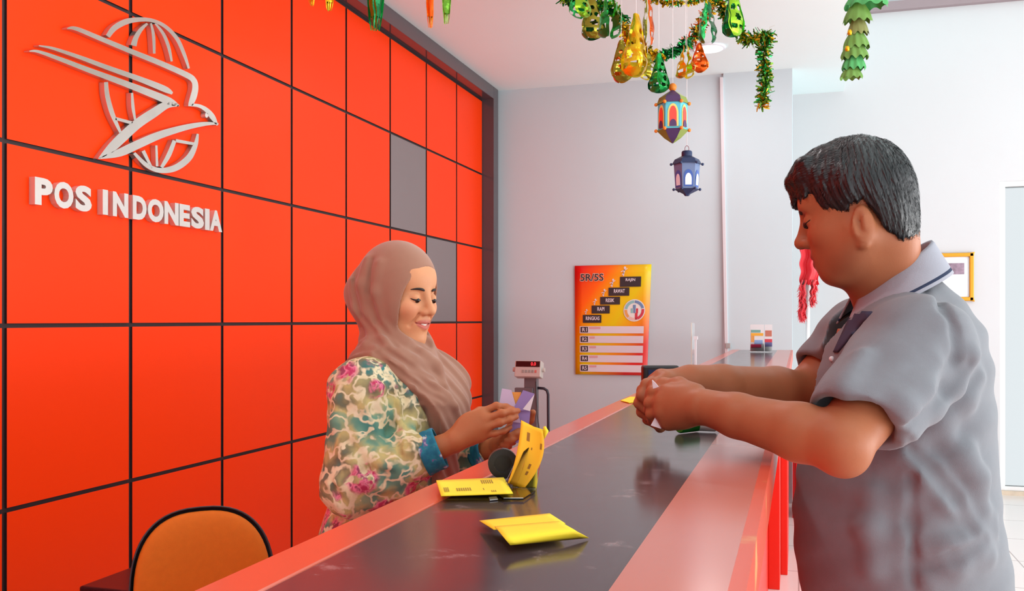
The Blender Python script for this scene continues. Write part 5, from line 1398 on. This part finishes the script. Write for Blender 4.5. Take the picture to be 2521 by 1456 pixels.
# acrylic holder with the standing slips
dH = h * F_PX / (1208 - HY)
t = thing('card_holder', 'small clear acrylic card holder on the counter holding orange slips', 'card holder', onZ(1272, 1212, ZT))
M_ACR = mat('clear acrylic', (1, 1, 1, 1), rough=0.04, trans=1.0, ior=1.15)
g0, g1 = onZ(1236, 1196, ZT), onZ(1322, 1212, ZT)
def HP(px, py, dd): return P(px, py, dd)
M_ACE = mat('acrylic edge and highlight', rgb(226, 226, 216), rough=0.2, alpha=0.9)
m = MB(); q = [HP(1243, 1190, dH + .012), HP(1288, 1097, dH + .018), HP(1301, 1103, dH + .016), HP(1284, 1160, dH + .004), HP(1267, 1204, dH - .002)]; m.prism(q, (0.0012, -0.0012, 0)); m.build('front_flap', M_ACR, t)
m = MB(); q = [onZ(1226, 1222, ZT + .001), onZ(1262, 1205, ZT + .001), onZ(1318, 1204, ZT + .001), onZ(1318, 1212, ZT + .001), onZ(1288, 1232, ZT + .001), onZ(1240, 1232, ZT + .001)]; m.prism(q, (0, 0, 0.002)); m.build('base', M_ACR, t)
m = MB(); q = [HP(1270, 1205, dH + .010), HP(1318, 1208, dH + .004), HP(1338, 1075, dH + .022), HP(1300, 1065, dH + .026)]; m.prism(q, (0.001, 0.001, 0)); m.build('back_panel', M_ACR, t)
m = MB(); m.tube([onZ(1240, 1229, ZT + .002), onZ(1288, 1229, ZT + .002)], 0.0016, 6); m.tube([HP(1284, 1205, dH), HP(1318, 1207, dH)], 0.0022, 6); m.build('edge', M_ACE, t)  # pale strips along the base, the white highlight there put into the colour
t = thing('slip_booklet', 'orange yellow printed slips standing upright in the clear card holder', 'paper slips', HP(1290, 1200, dH + .004))
def page(u, v, off, bend):
    la = (1283 - 3 * math.sin(v * 3.1) * 1.0 - 33 * v ** 2.2, 1035 + 155 * v); ra = (1336 - 46 * v ** 1.9 + bend * 10 * math.sin(math.pi * v), 1062 + 142 * v)
    return HP(la[0] + (ra[0] - la[0]) * u + off * 900, la[1] + (ra[1] - la[1]) * u, dH + 0.006 + off + 0.010 * (1 - v) + 0.003 * math.sin(math.pi * u))
m = MB(); m.grid(lambda u, v: page(u, v, 0, 1), 8, 16); m.build('front_page', M_ORP, t, smooth=True, solid=0.0006)
def bpage(u, v, k):
    la = (1289 - 27 * v ** 1.8, 1043 + 156 * v); ra = (1340 + k - (25 - k) * v - 6 * math.sin(math.pi * v), 1060 + 146 * v)
    return HP(la[0] + (ra[0] - la[0]) * u, la[1] + (ra[1] - la[1]) * u, dH + 0.009 + 0.0022 * k + 0.010 * (1 - v) + 0.003 * math.sin(math.pi * u))
for k in (1, 2, 3): m = MB(); m.grid(lambda u, v: bpage(u, v, k), 8, 16); m.build('page', M_YEL, t, smooth=True, solid=0.0005)
m = MB(); m.tube([HP(1340, 1051, dH + .02), HP(1345, 1062, dH + .02), HP(1339, 1080, dH + .02)], [0.0018, 0.0030, 0.0012], 12); m.build('curled_corner', M_YEL, t, smooth=True)
m = MB()
for u0, v0, u1, v1 in ((0.30, 0.14, 0.42, 0.28), (0.85, 0.24, 0.92, 0.34), (0.52, 0.36, 0.56, 0.40), (0.60, 0.62, 0.70, 0.70), (0.62, 0.74, 0.72, 0.80)):
    m.add([page(a, b, -0.0006, 1) for a, b in ((u0, v0), (u1, v0), (u1, v1), (u0, v1))], [(0, 1, 2, 3)])
m.build('printing', mat('brown print', rgb(150, 92, 14), rough=0.7), t)
# black tape roll behind the holder
c = onZ(1238, 1180, ZT); t = thing('tape_roll', 'small black tape roll standing on the red strip behind the card holder', 'tape roll', c)
rr_ = 0.020; ax = Vector((0.35, -0.93, 0)).normalized(); sd = Vector((ax.y, -ax.x, 0)); cc = c + Vector((0, 0, rr_ + 0.0012))
m = MB()
def rollp(u, v):
    a = 2 * math.pi * u; prof = [(0.012, -0.007), (rr_, -0.007), (rr_, 0.007), (0.012, 0.007), (0.012, -0.007)]
    i = min(int(v * 4), 3); f_ = v * 4 - i; r = prof[i][0] + (prof[i + 1][0] - prof[i][0]) * f_; o = prof[i][1] + (prof[i + 1][1] - prof[i][1]) * f_
    return cc + sd * math.cos(a) * r + Vector((0, 0, math.sin(a) * r)) + ax * o
m.grid(rollp, 40, 4); m.build('roll', mat('black plastic', rgb(20, 17, 19), rough=0.35), t, auto=40)
m = MB()
def corep(u, v): a = 2 * math.pi * u; return cc + sd * math.cos(a) * 0.012 * v + Vector((0, 0, math.sin(a) * 0.012 * v)) + ax * 0.002
m.grid(corep, 24, 2); m.build('core', mat('black plastic'), t)
# scraps of paper by the holder
t = thing('paper_scrap', 'tiny white paper scrap beside the base of the card holder', 'paper scrap', onZ(1215, 1229, ZT))
MB().prism([onZ(1203, 1226, ZT + .0005), onZ(1222, 1224, ZT + .0005), onZ(1226, 1231, ZT + .0005), onZ(1206, 1233, ZT + .0005)], (0, 0, 0.0008)).build('scrap', M_WHITE, t)

# yellow slip by the far hand, glue stick, payment terminal
t = thing('paper_slip', 'thin yellow slip on the red strip just left of the man\'s hands', 'paper slip', onZ(1550, 986, ZT))
MB().prism([onZ(1528, 988, ZT + .002), onZ(1552, 979, ZT + .004), onZ(1600, 979, ZT + .004), onZ(1590, 990, ZT + .002), onZ(1548, 993, ZT + .002)], (0, 0, 0.002)).build('sheet', M_YEL, t)
ga, gb, gc_ = onZ(1672, 1050, ZT + .014), onZ(1716, 1045, ZT + .014), onZ(1766, 1047, ZT + .014)
t = thing('glue_stick', 'white glue stick with green cap lying on the counter under the man\'s wrist', 'glue stick', onZ(1716, 1058, ZT))
m = MB(); m.tube([ga, ga.lerp(gb, .06), gb], [0.0115, 0.0135, 0.0135], 20); m.build('cap', mat('green plastic', rgb(24, 134, 40), rough=0.35), t, auto=40)
m = MB(); m.tube([gb, gc_.lerp(gb, .12), gc_], [0.0128, 0.0128, 0.010], 20); m.build('barrel', mat('white plastic', rgb(226, 234, 230), rough=0.35), t, auto=40)
d_ = 2.75; bc = P(1625, 960, d_); t = thing('payment_terminal', 'black screen terminal standing on the counter behind the man\'s hands', 'terminal', (bc.x, bc.y, ZT))
wv_ = 0.053; zt_ = P(1625, 900, d_).z
M_PT = mat('black casing', rgb(26, 22, 26), rough=0.3)
RZ = Matrix.Rotation(0.35, 3, 'Z')
MB().box((bc.x - wv_, bc.y - 0.02, ZT + 0.012), (bc.x + wv_, bc.y + 0.02, zt_), 0, RZ, (bc.x, bc.y, 0)).build('casing', M_PT, t, bevel=0.006)
m = MB(); m.box((bc.x - wv_ + 0.014, bc.y - 0.0215, ZT + 0.03), (bc.x + wv_ - 0.006, bc.y - 0.0195, zt_ - 0.012), 0, RZ, (bc.x, bc.y, 0)); m.build('screen', mat('dark blue screen', rgb(34, 46, 72), rough=0.12), t)
MB().box((bc.x - 0.05, bc.y - 0.045, ZT), (bc.x + 0.05, bc.y + 0.045, ZT + 0.014), 0, RZ, (bc.x, bc.y, 0)).build('foot', M_PT, t, bevel=0.004)
m = MB(); q = P(1668, 912, d_); m.tube([q + Vector((0, 0, 0.006)), q + Vector((0.008, 0, 0)), q + Vector((0, 0, -0.014))], 0.004, 10); m.build('side_button', mat('silver key', rgb(150, 150, 156), rough=0.3), t)
# clear sign stand further along
d_ = 3.6; a = onZ(1708, HY + h * F_PX / d_, ZT); t = thing('sign_stand', 'tall thin clear acrylic sign stand on the counter left of the cable duct', 'sign stand', a)
zt_ = P(1704, 795, d_).z
MB().box((a.x - 0.0075, a.y - 0.02, ZT), (a.x - 0.0050, a.y + 0.09, zt_)).build('panel', M_ACR, t)
MB().box((a.x - 0.0085, a.y - 0.0215, ZT), (a.x - 0.0045, a.y - 0.0185, zt_)).build('panel_edge', M_ACE, t)
MB().box((a.x + 0.006, a.y - 0.03, ZT), (a.x + 0.013, a.y - 0.02, P(1710, 830, d_).z)).build('support', mat('white acrylic', rgb(226, 224, 228), rough=0.3), t)
MB().box((a.x + 0.002, a.y - 0.032, P(1710, 836, d_).z), (a.x + 0.017, a.y - 0.018, P(1710, 828, d_).z)).build('support_cap', mat('white acrylic'), t)
MB().box((a.x - 0.03, a.y - 0.05, ZT), (a.x + 0.04, a.y + 0.09, ZT + 0.003)).build('base', M_ACR, t)
# leaflets in their rack at the far end
d_ = 6.25; a = onZ(1874, HY + h * F_PX / d_, ZT); t = thing('leaflet_rack', 'clear leaflet rack standing at the far end of the counter', 'leaflet rack', a)
wx = 0.070; hz_ = P(1870, 798, d_).z - ZT
MB().box((a.x - wx - 0.004, a.y - 0.03, ZT), (a.x + wx + 0.004, a.y + 0.05, ZT + 0.004)).build('base', M_ACR, t)
MB().box((a.x - wx - 0.004, a.y + 0.02, ZT + 0.004), (a.x + wx + 0.004, a.y + 0.024, ZT + hz_)).build('back', M_ACR, t)
MB().box((a.x - wx - 0.004, a.y - 0.02, ZT + 0.004), (a.x + wx + 0.004, a.y - 0.017, ZT + 0.06)).build('front', M_ACR, t)
def leaflet(label, x0, x1, bands):
    t = thing('leaflet', label, 'leaflet', (a.x + (x0 + x1) / 2, a.y, ZT + 0.006), 'leaflets in the far rack')
    m = MB(); m.box((a.x + x0, a.y + 0.004, ZT + 0.006), (a.x + x1, a.y + 0.012, ZT + hz_ - 0.004)); m.build('paper', mat('leaflet paper', rgb(226, 226, 228), rough=0.4), t)
    for (u0, v0, u1, v1, c_) in bands:
        m = MB(); m.box((a.x + x0 + (x1 - x0) * u0, a.y + 0.002, ZT + 0.006 + (hz_ - 0.01) * v0), (a.x + x0 + (x1 - x0) * u1, a.y + 0.0045, ZT + 0.006 + (hz_ - 0.01) * v1)); m.build('printed_block', mat('print %d %d %d' % c_, rgb(*c_), rough=0.4), t)
leaflet('leaflet with an orange band, the left one in the far rack', -wx, 0.018, [(0.05, .70, .75, .80, (120, 170, 160)), (0.05, .58, .95, .68, (240, 176, 60)), (0.05, .34, .3, .58, (226, 160, 90)), (0.3, .26, .9, .42, (140, 170, 214)), (0.05, .14, .8, .26, (214, 40, 90))])
leaflet('leaflet with red and blue pictures, the right one in the far rack', 0.022, wx, [(0.1, .56, .95, .78, (196, 120, 100)), (0.0, .34, 1.0, .46, (214, 70, 84)), (0.05, .18, 1.0, .34, (110, 110, 160))])

# ================================================================ held things
t = thing('leaflet', 'lilac folded leaflet with an orange spot held in the woman\'s hands', 'leaflet', P(1272, 1020, 2.10))
def sheet(nm, pts, m_, th=0.0008):
    m = MB(); m.prism([P(*p) for p in pts], (ray(1270, 1000) * th)); return m.build(nm, m_, t)
M_LIL, M_PUR2, M_LWH = mat('lilac print', rgb(206, 188, 216), rough=0.5), mat('violet print', rgb(150, 128, 186), rough=0.5), mat('white print', rgb(232, 226, 232), rough=0.5)
sheet('left_panel', [(1236, 957, 2.108), (1259, 961, 2.108), (1282, 1042, 2.108), (1222, 1036, 2.108)], M_LIL)
sheet('orange_panel', [(1254, 966, 2.112), (1283, 966, 2.112), (1270, 1030, 2.112), (1248, 1020, 2.112)], mat('orange print', rgb(236, 156, 66), rough=0.5))
sheet('violet_panel', [(1288, 961, 2.106), (1316, 970, 2.106), (1303, 1013, 2.106), (1262, 1010, 2.106)], M_PUR2)
sheet('white_corner', [(1316, 971, 2.1045), (1305, 1013, 2.1045), (1287, 1008, 2.1045)], M_LWH)
sheet('lower_panel', [(1276, 1006, 2.1100), (1306, 1013, 2.1100), (1298, 1092, 2.1100), (1245, 1090, 2.1100)], M_PUR2)
t = thing('tissue', 'crumpled white tissue pinched between the man\'s hands', 'tissue', P(1610, 990, 1.60))
m = MB(); rg = random.Random(9)
for pts in ([(1605, 936, 1.572), (1613, 944, 1.570), (1624, 958, 1.568), (1608, 962, 1.572)], [(1614, 1026, 1.556), (1624, 1030, 1.554), (1626, 1056, 1.552), (1602, 1048, 1.556)], [(1607, 966, 1.608), (1619, 966, 1.606), (1628, 1026, 1.600), (1614, 1030, 1.606)]):
    m.prism([P(*p) for p in pts], (0.0012, 0.0008, 0.0))
m.build('tissue_sheet', mat('tissue white', rgb(226, 216, 222), rough=0.8), t)

# ================================================================ behind the counter at the left
bk = P(497, 1462, 2.6); nC = Vector((0.72, -0.69, 0.10)).normalized(); sC = Vector((-nC.y, nC.x, 0)).normalized(); uC = nC.cross(sC) * -1 if nC.cross(sC).z < 0 else nC.cross(sC)
seatc = Vector((bk.x, bk.y, 0)) + Vector((nC.x, nC.y, 0)).normalized() * 0.20
t = thing('office_chair', 'orange upholstered office chair with dark shell behind the counter at lower left', 'chair', (seatc.x, seatc.y, 0))
def se(u, p=2.6): a = 2 * math.pi * u; return (abs(math.cos(a)) ** (2 / p) * (1 if math.cos(a) > 0 else -1), abs(math.sin(a)) ** (2 / p) * (1 if math.sin(a) > 0 else -1))
def padfn(hw, hh, thick, off):
    def f(u, v):
        x, y = se(u); k = math.sin(v * math.pi / 2) ** 0.55 if v > 0 else 0
        curve = 0.035 * (x * k) ** 2
        return bk + sC * (x * hw * k) + uC * (y * hh * k) + nC * (off + thick * math.cos(v * math.pi / 2) ** 0.8 + curve)
    return f
M_OR = mat('orange upholstery', rgb(220, 112, 14), rough=0.8, noise=0.08, nscale=60, bump=0.3, bscale=500)
M_SHELL = mat('dark grey shell', rgb(62, 58, 64), rough=0.4)
m = MB(); m.grid(padfn(0.182, 0.225, 0.035, 0.0), 60, 12); m.build('backrest', M_OR, t, smooth=True)
m = MB(); m.grid(padfn(0.192, 0.236, -0.045, 0.006), 60, 12); m.build('back_shell', M_SHELL, t, smooth=True, solid=0.004)
m = MB()
def seatf(u, v): x, y = se(u, 3.2); k = math.sin(v * math.pi / 2) ** 0.5 if v > 0 else 0; return Vector((seatc.x, seatc.y, 0.45)) + sC * x * 0.22 * k + Vector((nC.x, nC.y, 0)) * (y * 0.21 * k) + Vector((0, 0, 0.05 * math.cos(v * math.pi / 2) ** 0.7))
m.grid(seatf, 48, 10); m.grid(lambda u, v: seatf(u, v) * 1.0 + Vector((0, 0, -0.0 if v > .99 else -2 * (seatf(u, v).z - 0.45))), 48, 10); m.build('seat', M_OR, t, smooth=True)
b0 = bk - uC * 0.18 - nC * 0.05
MB().tube([b0, b0 - Vector((0, 0, 0.16)), Vector((bk.x, bk.y, 0.43)), Vector((seatc.x, seatc.y, 0.41))], 0.018, 10).build('back_bracket', M_SHELL, t, smooth=True)
MB().tube([(seatc.x, seatc.y, 0.09), (seatc.x, seatc.y, 0.43)], [0.03, 0.022], 14).build('gas_column', mat('black plastic'), t, smooth=True)
for k in range(5):
    a = 2 * math.pi * k / 5 + 0.3; e_ = Vector((seatc.x + 0.27 * math.cos(a), seatc.y + 0.27 * math.sin(a), 0.07))
    MB().tube([Vector((seatc.x, seatc.y, 0.10)), e_], [0.022, 0.014], 8).build('base_arm', mat('black plastic'), t, smooth=True)
    cs = MB(); cs.tube([e_ + Vector((-0.016 * math.sin(a), 0.016 * math.cos(a), -0.042)), e_ + Vector((0.016 * math.sin(a), -0.016 * math.cos(a), -0.042))], 0.028, 14); cs.build('caster', mat('black plastic'), t, auto=40)
A_ = onZ(194, 1444, 0.62); e2, e1 = Vector((1, 0, 0)), Vector((0, 1, 0))
t = thing('equipment_cabinet', 'dark vented equipment box standing by the red wall left of the orange chair', 'cabinet', (A_.x, A_.y, 0))
q0 = Vector((A_.x, A_.y, 0)); Lq, Wq = 0.21, 0.36
M_BOXD = mat('dark glossy box', rgb(40, 24, 30), rough=0.18)
MB().prism([q0, q0 + e2 * Lq, q0 + e2 * Lq + e1 * Wq, q0 + e1 * Wq], (0, 0, 0.62)).build('casing', M_BOXD, t, bevel=0.006)
for k in range(7):
    p = q0 + e2 * (0.03 + 0.022 * k) - e1 * 0.001; m = MB()
    m.prism([p + Vector((0, 0, 0.55)), p + e2 * 0.010 + Vector((0, 0, 0.55)), p + e2 * 0.010 + Vector((0, 0, 0.605)), p + Vector((0, 0, 0.605))], -e1 * 0.002); m.build('vent_slot', mat('vent grey', rgb(84, 64, 70), rough=0.5), t)
# ================================================================ light and camera
W = bpy.data.worlds.new('daylight'); bpy.context.scene.world = W; W.use_nodes = True
bg = W.node_tree.nodes['Background']; bg.inputs['Color'].default_value = (0.93, 0.97, 1.0, 1); bg.inputs['Strength'].default_value = 1.05

def area(name, loc, rot, sx, sy, power, col=(1, 1, 1)):
    l = bpy.data.lights.new(name, 'AREA'); l.shape = 'RECTANGLE'; l.size = sx; l.size_y = sy; l.energy = power; l.color = col
    o = bpy.data.objects.new(name, l); C.objects.link(o); o.location = loc; o.rotation_euler = rot
    return o
# daylight entering through the shop front on the customer side and behind the camera
area('daylight_side', (X_RIGHT - 0.08, 3.2, 2.0), (0, math.radians(90), 0), 3.0, 9.0, 220, (0.96, 0.98, 1.0))
area('daylight_behind', (1.9, Y_FRONT + 0.05, 1.75), (math.radians(90), 0, 0), 4.6, 1.9, 45, (0.97, 0.98, 1.0))
# added fill aimed upward to brighten the ceiling, no visible source
area('ceiling_fill', (X_RIGHT - 0.12, 2.6, 0.75), (0, math.radians(128), 0), 1.2, 9.0, 270, (1.0, 0.99, 0.97))
# the downlight in view, plus added lamps out of view brightening the clerk side
for x, y in ((c0.x, c0.y) for c0 in (onZ(1745, 116, Z_CEIL), Vector((-1.1, 0.6, 0)), Vector((-1.1, 3.2, 0)), Vector((-1.1, -1.8, 0)))):
    l = bpy.data.lights.new('ceiling_lamp_and_fill', 'AREA'); l.shape = 'DISK'; l.size = 0.19; l.energy = 12 if y < 4 else 6
    o = bpy.data.objects.new('ceiling_lamp_and_fill', l); C.objects.link(o); o.location = (x, y, Z_CEIL - 0.03)

cam = bpy.data.cameras.new('camera'); co = bpy.data.objects.new('camera', cam); C.objects.link(co)
cam.sensor_width = 36.0; cam.lens = 36.0 * F_PX / 2521.0
cam.shift_y = (HY - 728.0) / 2521.0
cam.clip_start = 0.02
co.location = CAM; co.rotation_euler = (math.radians(90), 0, TH)
sc = bpy.context.scene
sc.camera = co
sc.view_settings.view_transform = 'Standard'; sc.view_settings.look = 'None'
sc.view_settings.gamma = 1.0; sc.view_settings.use_curve_mapping = False
sc.cycles.max_bounces = 8; sc.cycles.caustics_reflective = False; sc.cycles.caustics_refractive = False
sc.view_settings.exposure = -0.24
